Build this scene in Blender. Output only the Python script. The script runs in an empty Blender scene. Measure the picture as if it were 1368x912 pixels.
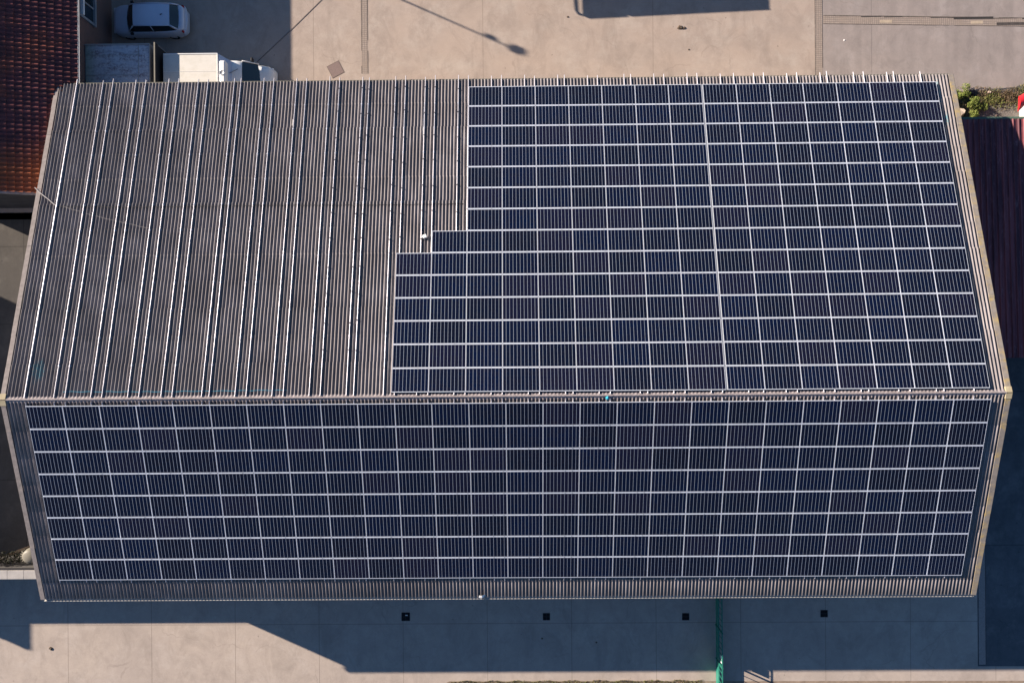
import bpy, bmesh, math, random
from mathutils import Vector, Matrix
random.seed(7)
PI = math.pi
scene = bpy.context.scene
COL = scene.collection

# ------------------------------------------------------------------ camera, sky, sun, exposure
cam_d = bpy.data.cameras.new('camera')
cam = bpy.data.objects.new('camera', cam_d); COL.objects.link(cam)
cam.location = (-1.1006, 2.6233, 41.8847)
cam.rotation_euler = (-0.0018, 0.0078, -0.0080)
cam_d.sensor_width = 36; cam_d.lens = 24.99
cam_d.clip_end = 4000
scene.camera = cam

KX, KY = 2.473, -1.118                       # shadow shift per metre of height
SUN_EL = math.atan(1/math.hypot(KX, KY))
SD = Vector((-KX, -KY, 1)).normalized()      # towards the sun
world = bpy.data.worlds.new('World'); scene.world = world; world.use_nodes = True
wn = world.node_tree.nodes; wl = world.node_tree.links
sky = wn.new('ShaderNodeTexSky'); sky.sky_type = 'NISHITA'; sky.sun_disc = False
sky.sun_elevation = SUN_EL; sky.sun_rotation = math.atan2(SD.x, SD.y)
sky.air_density = 1.0; sky.dust_density = 0.2; sky.ozone_density = 6.0
bg = wn['Background']; bg.inputs['Strength'].default_value = 0.05
wl.new(sky.outputs[0], bg.inputs[0])
sd = bpy.data.lights.new('sun', 'SUN'); sd.energy = 5.0; sd.angle = math.radians(0.5); sd.color = (1.0, 0.86, 0.73)
so = bpy.data.objects.new('sun', sd); COL.objects.link(so)
so.rotation_euler = SD.to_track_quat('Z', 'Y').to_euler(); so.location = (-60, 30, 60)
vs = scene.view_settings
vs.view_transform = 'Standard'; vs.look = 'None'; vs.gamma = 1; vs.use_curve_mapping = False
vs.exposure = 1.28

# ------------------------------------------------------------------ helpers
class MB:
    def __init__(s): s.v = []; s.f = []; s.m = []; s.uv = {}
    def face(s, pts, mi=0):
        b = len(s.v); s.v += [tuple(p) for p in pts]; s.f.append(tuple(range(b, b+len(pts)))); s.m.append(mi); return len(s.f)-1
    def box(s, x0, x1, y0, y1, z0, z1, mi=0, T=None):
        P = [(x0,y0,z0),(x1,y0,z0),(x1,y1,z0),(x0,y1,z0),(x0,y0,z1),(x1,y0,z1),(x1,y1,z1),(x0,y1,z1)]
        if T: P = [T(Vector(p)) for p in P]
        b = len(s.v); s.v += [tuple(p) for p in P]
        for q in ((0,3,2,1),(4,5,6,7),(0,1,5,4),(1,2,6,5),(2,3,7,6),(3,0,4,7)):
            s.f.append(tuple(b+i for i in q)); s.m.append(mi)
    def grid(s, rows, mi=0, close=False):
        n = len(rows[0]); b = len(s.v)
        for r in rows: s.v += [tuple(p) for p in r]
        for i in range(len(rows)-1):
            for j in range(n if close else n-1):
                k = (j+1) % n
                s.f.append((b+i*n+j, b+i*n+k, b+(i+1)*n+k, b+(i+1)*n+j)); s.m.append(mi)
    def ngon(s, pts, mi=0): s.face(pts, mi)
    def tube(s, pts, r, n=8, mi=0, cap=True):
        rows = []
        for i, p in enumerate(pts):
            p = Vector(p)
            d = (Vector(pts[min(i+1, len(pts)-1)]) - Vector(pts[max(i-1, 0)])).normalized()
            a = d.orthogonal().normalized() if abs(d.z) > .9 else Vector((0,0,1)).cross(d).normalized()
            b = d.cross(a)
            rr = r[i] if isinstance(r, (list, tuple)) else r
            rows.append([p + (a*math.cos(2*PI*k/n) + b*math.sin(2*PI*k/n))*rr for k in range(n)])
        s.grid(rows, mi, close=True)
        if cap: s.face(rows[0][::-1], mi); s.face(rows[-1], mi)
    def build(s, name, mats, parent=None, smooth=False, loc=None, recalc=True, bevel=0):
        me = bpy.data.meshes.new(name); me.from_pydata(s.v, [], s.f)
        for m in (mats if isinstance(mats, (list, tuple)) else [mats]): me.materials.append(m)
        me.polygons.foreach_set('material_index', s.m)
        if s.uv:
            ul = me.uv_layers.new(name='UVMap')
            for fi, uvs in s.uv.items():
                for li, t in zip(me.polygons[fi].loop_indices, uvs): ul.data[li].uv = t
        if recalc:
            bm = bmesh.new(); bm.from_mesh(me)
            bmesh.ops.remove_doubles(bm, verts=bm.verts, dist=1e-5)
            bmesh.ops.recalc_face_normals(bm, faces=bm.faces)
            if bevel: bmesh.ops.bevel(bm, geom=[e for e in bm.edges if len(e.link_faces) == 2 and e.calc_face_angle(0) > .6], offset=bevel, segments=2, affect='EDGES', profile=.5)
            bm.to_mesh(me); bm.free()
        if smooth: me.polygons.foreach_set('use_smooth', [True]*len(me.polygons))
        me.update()
        o = bpy.data.objects.new(name, me); COL.objects.link(o)
        if loc: o.location = loc
        if parent: o.parent = parent
        return o

def tag(o, label=None, cat=None, group=None, kind=None):
    if label: o['label'] = label
    if cat: o['category'] = cat
    if group: o['group'] = group
    if kind: o['kind'] = kind
    return o
def empty(name, loc=(0,0,0), rz=0, label=None, cat=None, group=None):
    o = bpy.data.objects.new(name, None); COL.objects.link(o); o.location = loc; o.rotation_euler = (0,0,rz)
    o.empty_display_size = .3
    return tag(o, label, cat, group)
ORD = ['zeroth','first','second','third','fourth','fifth','sixth','seventh','eighth','ninth','tenth','eleventh','twelfth','thirteenth','fourteenth','fifteenth','sixteenth','seventeenth','eighteenth','nineteenth','twentieth']
def ordw(n):
    if n <= 20: return ORD[n]
    t, u = divmod(n, 10)
    return ({2:'twenty',3:'thirty',4:'forty',5:'fifty'}[t] + '-' + ORD[u]) if u else {3:'thirtieth',4:'fortieth',5:'fiftieth'}[t]

# ------------------------------------------------------------------ materials
def new_mat(name, rough=.8, metal=0, spec=.3):
    m = bpy.data.materials.new(name); m.use_nodes = True
    b = m.node_tree.nodes['Principled BSDF']
    b.inputs['Roughness'].default_value = rough; b.inputs['Metallic'].default_value = metal
    b.inputs['Specular IOR Level'].default_value = spec
    return m, m.node_tree.nodes, m.node_tree.links, b
def N(nt, t, **kw):
    n = nt.new(t)
    for k, v in kw.items():
        if k.startswith('i_'): n.inputs[int(k[2:]) if k[2:].isdigit() else k[2:]].default_value = v
        else: setattr(n, k, v)
    return n
def math_n(nt, ln, op, a, b=None, c=None, clamp=False):
    n = nt.new('ShaderNodeMath'); n.operation = op; n.use_clamp = clamp
    for i, x in enumerate((a, b, c)):
        if x is None: continue
        if isinstance(x, (int, float)): n.inputs[i].default_value = x
        else: ln.new(x, n.inputs[i])
    return n.outputs[0]
def mixc(nt, ln, fac, a, b, mode='MIX'):
    n = nt.new('ShaderNodeMix'); n.data_type = 'RGBA'; n.blend_type = mode
    for s_, x in ((n.inputs[0], fac), (n.inputs[6], a), (n.inputs[7], b)):
        if isinstance(x, (int, float)): s_.default_value = x
        elif isinstance(x, (tuple, list)): s_.default_value = (*x, 1) if len(x) == 3 else x
        else: ln.new(x, s_)
    return n.outputs[2]
def coords(nt, ln, scale=(1,1,1), src='Object'):
    tc = nt.new('ShaderNodeTexCoord'); mp = nt.new('ShaderNodeMapping'); mp.inputs['Scale'].default_value = scale
    ln.new(tc.outputs[src], mp.inputs[0]); return mp.outputs[0]
def noise(nt, ln, scale, detail=4, rough=.6, co=None, lo=.35, hi=.65, dist=0):
    n = nt.new('ShaderNodeTexNoise'); n.inputs['Scale'].default_value = scale; n.inputs['Detail'].default_value = detail
    n.inputs['Roughness'].default_value = rough; n.inputs['Distortion'].default_value = dist
    if co is not None: ln.new(co, n.inputs['Vector'])
    r = nt.new('ShaderNodeMapRange'); r.inputs[1].default_value = lo; r.inputs[2].default_value = hi
    ln.new(n.outputs[0], r.inputs[0]); return r.outputs[0]
def simple(name, col, rough=.7, metal=0, var=.12, scale=6, spec=.3, bump=0, src='Object'):
    m, nt, ln, b = new_mat(name, rough, metal, spec)
    co = coords(nt, ln, src=src)
    f = noise(nt, ln, scale, 5, .65, co, .3, .7)
    dark = tuple(c*(1-var) for c in col); lite = tuple(min(1, c*(1+var)) for c in col)
    ln.new(mixc(nt, ln, f, dark, lite), b.inputs['Base Color'])
    if bump:
        bp = nt.new('ShaderNodeBump'); bp.inputs['Strength'].default_value = bump; bp.inputs['Distance'].default_value = .02
        ln.new(f, bp.inputs['Height']); ln.new(bp.outputs[0], b.inputs['Normal'])
    return m

def concrete(name, base, dark, stain, joints=None, streak=0, pink=None):
    m, nt, ln, b = new_mat(name, .9, 0, .2)
    co = coords(nt, ln)
    big = noise(nt, ln, .22, 5, .6, co, .36, .66)
    mid = noise(nt, ln, 1.7, 8, .72, co, .36, .64)
    fine = noise(nt, ln, 22, 4, .7, co, .2, .8)
    c = mixc(nt, ln, big, base, dark)
    c = mixc(nt, ln, math_n(nt, ln, 'MULTIPLY', mid, .5), c, tuple(x*.84 for x in dark))
    c = mixc(nt, ln, math_n(nt, ln, 'MULTIPLY', noise(nt, ln, .6, 5, .7, co, .5, .7), .7), c, tuple(x*1.12 for x in stain))
    if pink: c = mixc(nt, ln, math_n(nt, ln, 'MULTIPLY', noise(nt, ln, .35, 3, .5, coords(nt, ln, (1,1.4,1)), .45, .62), .6), c, pink)
    # tyre-scrub blotches
    bl = noise(nt, ln, .7, 8, .8, coords(nt, ln, (1.0,.55,1)), .48, .74, .6)
    c = mixc(nt, ln, math_n(nt, ln, 'MULTIPLY', bl, .58), c, tuple(x*.55 for x in dark))
    # dark oily specks
    vo = nt.new('ShaderNodeTexVoronoi'); vo.inputs['Scale'].default_value = .8; ln.new(co, vo.inputs['Vector'])
    sp = math_n(nt, ln, 'LESS_THAN', math_n(nt, ln, 'ADD', vo.outputs[0], math_n(nt, ln, 'MULTIPLY', fine, .09)), .075)
    c = mixc(nt, ln, math_n(nt, ln, 'MULTIPLY', sp, .6), c, tuple(x*.35 for x in dark))
    c = mixc(nt, ln, math_n(nt, ln, 'MULTIPLY', fine, .24), c, tuple(x*.45 for x in dark))
    if streak:
        st = noise(nt, ln, 1.6, 4, .6, coords(nt, ln, (1,.09,1)), .42, .66)
        c = mixc(nt, ln, math_n(nt, ln, 'MULTIPLY', st, streak), c, tuple(x*.62 for x in dark))
    if joints:
        sx, ox, sy, oy, w = joints
        sep = nt.new('ShaderNodeSeparateXYZ'); ln.new(co, sep.inputs[0])
        def line(o, s, off):
            a = math_n(nt, ln, 'ADD', o, off); a = math_n(nt, ln, 'DIVIDE', a, s); a = math_n(nt, ln, 'FRACT', a)
            a = math_n(nt, ln, 'SUBTRACT', a, .5); a = math_n(nt, ln, 'ABSOLUTE', a)
            return math_n(nt, ln, 'GREATER_THAN', a, .5 - w/s/2)
        l = math_n(nt, ln, 'MAXIMUM', line(sep.outputs[0], sx, ox), line(sep.outputs[1], sy, oy))
        c = mixc(nt, ln, math_n(nt, ln, 'MULTIPLY', l, .5), c, tuple(x*.3 for x in dark))
    # hairline cracks
    wob = nt.new('ShaderNodeTexNoise'); wob.inputs['Scale'].default_value = .8; wob.inputs['Detail'].default_value = 5; ln.new(co, wob.inputs['Vector'])
    wm = nt.new('ShaderNodeVectorMath'); wm.operation = 'MULTIPLY_ADD'; ln.new(wob.outputs['Color'], wm.inputs[0]); wm.inputs[1].default_value = (1.6,1.6,0); ln.new(co, wm.inputs[2])
    vc = nt.new('ShaderNodeTexVoronoi'); vc.feature = 'DISTANCE_TO_EDGE'; vc.inputs['Scale'].default_value = .13; ln.new(wm.outputs[0], vc.inputs['Vector'])
    ck = math_n(nt, ln, 'MULTIPLY', math_n(nt, ln, 'LESS_THAN', vc.outputs[0], .0028), noise(nt, ln, .5, 3, .5, co, .48, .6))
    c = mixc(nt, ln, math_n(nt, ln, 'MULTIPLY', ck, .22), c, tuple(x*.35 for x in dark))
    ln.new(c, b.inputs['Base Color'])
    bp = nt.new('ShaderNodeBump'); bp.inputs['Strength'].default_value = .25; bp.inputs['Distance'].default_value = .01
    ln.new(fine, bp.inputs['Height']); ln.new(bp.outputs[0], b.inputs['Normal'])
    return m
M = {}
M['yard'] = concrete('yard_concrete', (.48,.395,.33), (.385,.315,.265), (.44,.38,.325), joints=(10.0, 3.0, 14.0, -1.0, .03), pink=(.44,.35,.285))
M['yard_east'] = concrete('yard_concrete_grey', (.37,.315,.285), (.31,.27,.25), (.35,.31,.29), joints=(11.3, 2.8, 30, 3, .03), streak=.3)
M['yard_south'] = concrete('yard_concrete_south', (.49,.415,.35), (.43,.365,.315), (.46,.40,.35), joints=(4.97, 3.02, 9.0, 14.05, .035))
M['asphalt'] = concrete('lane_asphalt', (.105,.105,.105), (.075,.078,.08), (.13,.12,.11))
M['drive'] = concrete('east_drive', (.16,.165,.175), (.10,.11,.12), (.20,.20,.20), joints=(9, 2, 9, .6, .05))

def roof_mat():
    m, nt, ln, b = new_mat('fibre_cement', .85, 0, .25)
    co = coords(nt, ln)
    stre = noise(nt, ln, 2.4, 6, .7, coords(nt, ln, (1,.12,1)), .35, .7)
    blot = noise(nt, ln, .35, 5, .6, co, .4, .68)
    fine = noise(nt, ln, 25, 4, .7, co, .3, .75)
    c = mixc(nt, ln, stre, (.19,.173,.176), (.355,.328,.332))
    c = mixc(nt, ln, math_n(nt, ln, 'MULTIPLY', blot, .6), c, (.165,.145,.14))
    c = mixc(nt, ln, math_n(nt, ln, 'MULTIPLY', fine, .3), c, (.11,.095,.085))
    spx = nt.new('ShaderNodeTexWhiteNoise'); spx.noise_dimensions = '3D'; flo = nt.new('ShaderNodeVectorMath'); flo.operation = 'FLOOR'
    ln.new(coords(nt, ln, (1/1.05,1/1.355,0)), flo.inputs[0]); ln.new(flo.outputs[0], spx.inputs[0])
    c = mixc(nt, ln, math_n(nt, ln, 'MULTIPLY', spx.outputs['Value'], .28), c, (.11,.10,.105))
    lich = noise(nt, ln, 7, 5, .75, co, .7, .74)
    c = mixc(nt, ln, math_n(nt, ln, 'MULTIPLY', lich, .6), c, (.50,.44,.34))
    sep = nt.new('ShaderNodeSeparateXYZ'); ln.new(co, sep.inputs[0])
    # teal paint drips at three places
    for cx, cy, rx, ry in ((-23.95, 1.35, .45, .75), (21.05, 15.5, .16, .9), (21.25, 13.9, .12, .6)):
        dx = math_n(nt, ln, 'DIVIDE', math_n(nt, ln, 'SUBTRACT', sep.outputs[0], cx), rx)
        dy = math_n(nt, ln, 'DIVIDE', math_n(nt, ln, 'SUBTRACT', sep.outputs[1], cy), ry)
        d = math_n(nt, ln, 'ADD', math_n(nt, ln, 'MULTIPLY', dx, dx), math_n(nt, ln, 'MULTIPLY', dy, dy))
        n2 = noise(nt, ln, 9, 5, .8, co, .3, .7)
        k = math_n(nt, ln, 'LESS_THAN', math_n(nt, ln, 'ADD', d, math_n(nt, ln, 'MULTIPLY', n2, 1.5)), 1.1)
        c = mixc(nt, ln, math_n(nt, ln, 'MULTIPLY', math_n(nt, ln, 'MULTIPLY', k, noise(nt, ln, 16, 4, .8, co, .42, .56)), .75), c, (.04,.22,.27))
    # pale scrape near the panels
    dx = math_n(nt, ln, 'ABSOLUTE', math_n(nt, ln, 'SUBTRACT', sep.outputs[0], -5.93))
    k = math_n(nt, ln, 'MULTIPLY', math_n(nt, ln, 'LESS_THAN', dx, .035), math_n(nt, ln, 'MULTIPLY', math_n(nt, ln, 'GREATER_THAN', sep.outputs[1], 13.2), math_n(nt, ln, 'LESS_THAN', sep.outputs[1], 14.9)))
    k = math_n(nt, ln, 'MULTIPLY', k, noise(nt, ln, 6, 4, .8, co, .38, .55))
    c = mixc(nt, ln, k, c, (.7,.68,.64))
    ln.new(c, b.inputs['Base Color'])
    bp = nt.new('ShaderNodeBump'); bp.inputs['Strength'].default_value = .3; bp.inputs['Distance'].default_value = .006
    ln.new(fine, bp.inputs['Height']); ln.new(bp.outputs[0], b.inputs['Normal'])
    return m
M['roof'] = roof_mat()

def panel_mat():
    m, nt, ln, b = new_mat('solar_cells', .14, 0, .28)
    uv = nt.new('ShaderNodeUVMap'); uv.uv_map = 'UVMap'
    sep = nt.new('ShaderNodeSeparateXYZ'); ln.new(uv.outputs[0], sep.inputs[0])
    u, v = sep.outputs[0], sep.outputs[1]
    fu = math_n(nt, ln, 'FRACT', u); fv = math_n(nt, ln, 'FRACT', v)
    oi = nt.new('ShaderNodeObjectInfo')
    wn_ = nt.new('ShaderNodeTexWhiteNoise'); wn_.noise_dimensions = '3D'
    cb = nt.new('ShaderNodeCombineXYZ')
    ln.new(math_n(nt, ln, 'FLOOR', u), cb.inputs[0]); ln.new(math_n(nt, ln, 'FLOOR', v), cb.inputs[1]); ln.new(oi.outputs['Random'], cb.inputs[2])
    ln.new(cb.outputs[0], wn_.inputs[0]); rnd = wn_.outputs['Value']
    c = mixc(nt, ln, rnd, (.0028,.0050,.015), (.0020,.0062,.028))
    wn2 = nt.new('ShaderNodeTexWhiteNoise'); wn2.noise_dimensions = '3D'   # cell to cell
    cb2 = nt.new('ShaderNodeCombineXYZ')
    ln.new(math_n(nt, ln, 'FLOOR', math_n(nt, ln, 'MULTIPLY', u, 10)), cb2.inputs[0]); ln.new(math_n(nt, ln, 'FLOOR', math_n(nt, ln, 'MULTIPLY', v, 6)), cb2.inputs[1]); ln.new(oi.outputs['Random'], cb2.inputs[2])
    ln.new(cb2.outputs[0], wn2.inputs[0])
    c = mixc(nt, ln, math_n(nt, ln, 'MULTIPLY', wn2.outputs['Value'], .4), c, (.008,.007,.012))
    # per-panel brownish tint
    k = math_n(nt, ln, 'GREATER_THAN', rnd, .8)
    c = mixc(nt, ln, math_n(nt, ln, 'MULTIPLY', k, .4), c, (.011,.008,.015))
    # cell gaps: white backing shows between the ten columns, faintly between the six rows
    a = math_n(nt, ln, 'ABSOLUTE', math_n(nt, ln, 'SUBTRACT', math_n(nt, ln, 'FRACT', math_n(nt, ln, 'MULTIPLY', fu, 10)), .5))
    l1 = math_n(nt, ln, 'GREATER_THAN', a, .5-.028)
    a2 = math_n(nt, ln, 'ABSOLUTE', math_n(nt, ln, 'SUBTRACT', math_n(nt, ln, 'FRACT', math_n(nt, ln, 'MULTIPLY', fv, 6)), .5))
    l2 = math_n(nt, ln, 'MULTIPLY', math_n(nt, ln, 'GREATER_THAN', a2, .5-.008), .06)
    l = math_n(nt, ln, 'MAXIMUM', l1, l2)
    c = mixc(nt, ln, l, c, (.37,.42,.51))
    ln.new(c, b.inputs['Base Color'])
    dn = noise(nt, ln, .7, 5, .7, coords(nt, ln, (1,1,1), 'Generated'), .3, .7)
    r = nt.new('ShaderNodeMapRange'); ln.new(dn, r.inputs[0]); r.inputs[3].default_value = .13; r.inputs[4].default_value = .24
    ln.new(r.outputs[0], b.inputs['Roughness'])
    return m
M['cells'] = panel_mat()
M['frame'] = simple('anodised_frame', (.80,.85,.94), .42, .2, .04, 3, .5)
M['rail'] = simple('aluminium_rail', (.47,.465,.51), .36, .62, .04, 1.2, .5)
M['dark_metal'] = simple('dark_metal', (.04,.04,.045), .5, .4)
M['steel'] = simple('galvanised_steel', (.42,.43,.44), .5, .5, .15)
M['barge'] = simple('verge_cement', (.25,.22,.205), .9, 0, .2, 5, .2, .2)
def lichen_mat():
    m, nt, ln, b = new_mat('verge_cement_lichen', .9, 0, .2)
    co = coords(nt, ln)
    c = mixc(nt, ln, noise(nt, ln, 5, 5, .7, co), (.20,.175,.155), (.27,.24,.21))
    c = mixc(nt, ln, math_n(nt, ln, 'MULTIPLY', noise(nt, ln, 2.2, 7, .8, co, .48, .66), .8), c, (.44,.32,.11))
    ln.new(c, b.inputs['Base Color']); return m
M['barge_yellow'] = lichen_mat()
M['cream_edge'] = simple('cream_edge', (.40,.34,.22), .9, 0, .2, 3)
M['ridge'] = simple('ridge_cement', (.26,.23,.23), .9, 0, .3, 7, .2, .3)
M['gutter'] = simple('gutter_plastic', (.55,.52,.47), .6, 0, .15, 1)
M['gutter_dark'] = simple('gutter_mossy', (.20,.20,.16), .7, 0, .3, 4)
M['render'] = simple('wall_render', (.38,.35,.31), .9, 0, .15, 2, .2, .3)
M['white_paint'] = simple('white_paint', (.78,.78,.76), .35, 0, .05, 2, .5)
M['tyre'] = simple('tyre_rubber', (.02,.02,.02), .85)
M['glass'] = simple('dark_glass', (.012,.02,.025), .06, 0, .1, 2, .6)
M['green_paint'] = simple('green_paint', (.022,.18,.13), .5, 0, .2, 4, .4)
M['silver'] = simple('silver_paint', (.52,.56,.65), .3, .15, .03, 2, .5)
M['lamp_red'] = simple('red_lens', (.35,.02,.02), .2, 0, .1)
M['lamp_clear'] = simple('clear_lens', (.7,.72,.75), .15, .2, .05)
M['black'] = simple('black_plastic', (.015,.015,.017), .6)
M['red_plastic'] = simple('red_plastic', (.62,.02,.03), .4, 0, .1, 2, .5)
M['cream'] = simple('cream_plastic', (.20,.185,.145), .5, 0, .12, 3)
M['stone'] = simple('pale_stone', (.42,.34,.27), .9, 0, .3, 3, .2, .4)
M['rope'] = simple('grey_rope', (.45,.42,.40), .9)
M['blue_plastic'] = simple('blue_plastic', (.03,.36,.52), .5)
M['coping'] = simple('pale_coping', (.36,.34,.32), .8, 0, .15, 1.5)

# ------------------------------------------------------------------ ground
def sheet(name, pts, z, mat, label=None):
    b = MB(); b.face([(x, y, z) for x, y in pts])
    return tag(b.build(name, mat, recalc=False), kind='structure')
sheet('ground', [(-1500,-1500),(1500,-1500),(1500,1500),(-1500,1500)], 0, M['asphalt'])
sheet('north_yard', [(-34,10),(16.52,10),(16.52,80),(-34,80)], .004, M['yard'])
sheet('north_east_yard', [(16.52,10),(22.5,10),(22.5,17.3),(25.2,16.95),(28.2,17.2),(31,18.2),(80,18.6),(80,80),(16.52,80)], .004, M['yard_east'])
sheet('south_yard', [(-80,-60),(25.75,-60),(25.75,-9.9),(-80,-9.9)], .004, M['yard_south'])
sheet('south_east_yard', [(25.75,-60),(90,-60),(90,-16.9),(25.75,-16.7)], .004, M['yard_south'])
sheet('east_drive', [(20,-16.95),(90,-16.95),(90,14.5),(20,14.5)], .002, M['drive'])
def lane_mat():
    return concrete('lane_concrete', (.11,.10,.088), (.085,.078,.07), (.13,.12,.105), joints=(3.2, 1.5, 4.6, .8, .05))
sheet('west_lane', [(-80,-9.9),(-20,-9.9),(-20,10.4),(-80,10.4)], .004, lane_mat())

# ------------------------------------------------------------------ barn
TH = 0.254397; CT, ST = math.cos(TH), math.sin(TH)
ZR = 8.5; X0, X1 = -25.52, 21.93; EU, EL = 16.977, 10.740
P = 45.25/259.0
def RU(x, s, n=0): return Vector((x, s*CT + n*ST, ZR - s*ST + n*CT))
def RL(x, s, n=0): return Vector((x, -s*CT - n*ST, ZR - s*ST + n*CT))
barn = empty('barn', (0,0,0), 0, 'long gabled barn with brown corrugated roof carrying the two solar arrays', 'barn')
def corrugated(RF, laps, xa, xb, phase):
    b = MB(); A = .042; K = 16
    n0 = math.ceil((xa-phase)/P*K); n1 = math.floor((xb-phase)/P*K)
    rnd = random.Random(3)
    for i in range(len(laps)-1):
        s0, s1 = laps[i], laps[i+1] + (.10 if i < len(laps)-2 else 0)
        dx = rnd.uniform(-.012, .012)
        rows = [[], [], []]
        for k in range(n0, n1+1):
            x = phase + k*P/K
            w = math.cos(2*PI*k/K); h = A*(2*((1+w)/2)**1.45-1)
            sheetj = .004*math.sin((x+i*.37)*6.1)
            rows[0].append(RF(x+dx, s0, h))
            rows[1].append(RF(x+dx, s1, h+.014))
            rows[2].append(RF(x+dx, s1, h+.004))
        b.grid(rows)
    return b
lapsU = [.03,1.61,2.97,4.34,5.76,7.14,8.54,9.93,11.3,12.71,14.11,15.53,EU]
lapsL = [.03,1.5,2.9,4.3,5.7,7.1,8.5,9.75,EL]
ra = corrugated(RU, lapsU, X0+.16, X1-.16, -24.37).build('roof', M['roof'], barn, smooth=True, recalc=False)
rb = corrugated(RL, lapsL, X0+.16, X1-.16, -24.37).build('roof', M['roof'], barn, smooth=True, recalc=False)
ra['label'] = 'corrugated roof slope with bare rails'; rb['label'] = 'corrugated roof slope fully panelled'
# underside board so that nothing shows through the laps
b = MB()
b.grid([[RU(X0+.2,0,-.05), RU(X1-.2,0,-.05)], [RU(X0+.2,EU-.1,-.05), RU(X1-.2,EU-.1,-.05)]])
b.grid([[RL(X0+.2,0,-.05), RL(X1-.2,0,-.05)], [RL(X0+.2,EL-.1,-.05), RL(X1-.2,EL-.1,-.05)]])
b.build('roof_lining', M['dark_metal'], barn, recalc=False)
# verges
def verge(RF, xa, xb, s1, mat, cut=0):
    b = MB(); L = [0]; 
    while L[-1] < s1-1.9: L.append(L[-1]+1.55)
    L.append(s1)
    rr = random.Random(int(xa*10)+int(s1))
    out = xa if xa < 0 else xb
    for i in range(len(L)-1):
        j = rr.uniform(-.008,.008)
        a0, a1 = L[i], L[i+1]
        xs = [xa+j, xb+j]
        c = cut if i == len(L)-2 else 0
        def q(x, s, n): return RF(x, s, n)
        ya = a1-c if xa < 0 else a1; yb = a1 if xa < 0 else a1-c
        if xa > 0: ya, yb = a1, a1-c
        for n0, n1 in ((.036, .062+.006*(i % 2)),):
            V = [q(xs[0],a0,n0), q(xs[1],a0,n0), q(xs[1],yb if xa<0 else yb,n0), q(xs[0],ya,n0)]
            W = [q(xs[0],a0,n1), q(xs[1],a0,n1), q(xs[1],yb,n1-.008), q(xs[0],ya,n1-.008)]
            bb = len(b.v); b.v += [tuple(p) for p in V+W]
            for f in ((0,3,2,1),(4,5,6,7),(0,1,5,4),(1,2,6,5),(2,3,7,6),(3,0,4,7)): b.f.append(tuple(bb+t for t in f)); b.m.append(0)
        ox = xs[0] if xa < 0 else xs[1]
        sx = -1 if xa < 0 else 1
        # down-turned outer face
        o0, o1 = ox, ox+sx*.022
        V = [q(min(o0,o1),a0,-.16), q(max(o0,o1),a0,-.16), q(max(o0,o1),a1-c,-.16), q(min(o0,o1),a1-c,-.16)]
        W = [q(min(o0,o1),a0,.05), q(max(o0,o1),a0,.05), q(max(o0,o1),a1-c,.045), q(min(o0,o1),a1-c,.045)]
        bb = len(b.v); b.v += [tuple(p) for p in V+W]
        for f in ((0,3,2,1),(4,5,6,7),(0,1,5,4),(1,2,6,5),(2,3,7,6),(3,0,4,7)): b.f.append(tuple(bb+t for t in f)); b.m.append(0)
    return b.build('barge_board', mat, barn)
verge(RU, X0, X0+.21, EU, M['barge'], .55); verge(RL, X0, X0+.21, EL, M['barge'])
v = verge(RU, X1-.25, X1, EU, M['barge_yellow']); v['label'] = 'verge board with yellow lichen'
v = verge(RL, X1-.25, X1, EL, M['barge_yellow']); v['label'] = 'verge board with yellow lichen'
# verge end caps at the ridge
for x in (X0-.05, X1-.27):
    b = MB()
    for RF in (RU, RL):
        rows = [[RF(x,0,.085), RF(x+.29,0,.085)], [RF(x,.28,.078), RF(x+.29,.28,.078)], [RF(x,.28,.05), RF(x+.29,.28,.05)]]
        b.grid(rows)
        b.grid([[RF(x,0,.085), RF(x,.28,.078)], [RF(x,0,-.1), RF(x,.28,-.1)]]); b.grid([[RF(x+.29,0,.085), RF(x+.29,.28,.078)], [RF(x+.29,0,-.1), RF(x+.29,.28,-.1)]])
    b.build('ridge_end_cap', M['cream_edge'], barn, recalc=False)
# ridge: roll plus two wings, with corrugation-following hems
b = MB(); x = X0+.27; rr = random.Random(5)
while x < X1-.3:
    xe = min(x+1.14, X1-.28); j = rr.uniform(-.006,.006)
    def wing(RF, dn):
        K = 10; rows = [[], [], []]
        n = int((xe-x)/P*K)
        for k in range(n+1):
            xx = x+(xe-x)*k/n
            h = .036*math.cos(2*PI*(xx+24.37)/P)
            rows[0].append(RF(xx, 0, .062+j+dn)); rows[1].append(RF(xx, .075, .046+j+dn)); rows[2].append(RF(xx, .155, .012+h*1.05+j))
        b.grid(rows)
    wing(RU, 0); wing(RL, 0)
    b.tube([(x,0,ZR+.045+j),(xe+.03,0,ZR+.045+j)], .045, 10)
    x = xe + .004
b.build('ridge_cap', M['ridge'], barn, smooth=True, recalc=False)
# gutters
def gutter(y, z, mat, lab, r=.065):
    b = MB(); rows_o = []; rows_i = []
    for k in range(9):
        a = PI + PI*k/8
        rows_o.append([(xx, y+r*math.cos(a), z+r*math.sin(a)) for xx in (X0+.1, X1-.05)])
        rows_i.append([(xx, y+(r-.01)*math.cos(a), z+(r-.01)*math.sin(a)) for xx in (X0+.1, X1-.05)])
    b.grid(rows_o); b.grid(rows_i)
    for sgn in (-1, 1): b.box(X0+.1, X1-.05, y+sgn*(r-.005)-.012, y+sgn*(r-.005)+.012, z-.004, z+.012)
    o = b.build('gutter', mat, barn, recalc=False); o['label'] = lab
gutter(-EL*CT-.055, ZR-EL*ST-.06, M['gutter'], 'pale plastic gutter')
gutter(EU*CT+.02, ZR-EU*ST-.11, M['gutter_dark'], 'thin mossy gutter', .05)
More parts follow.
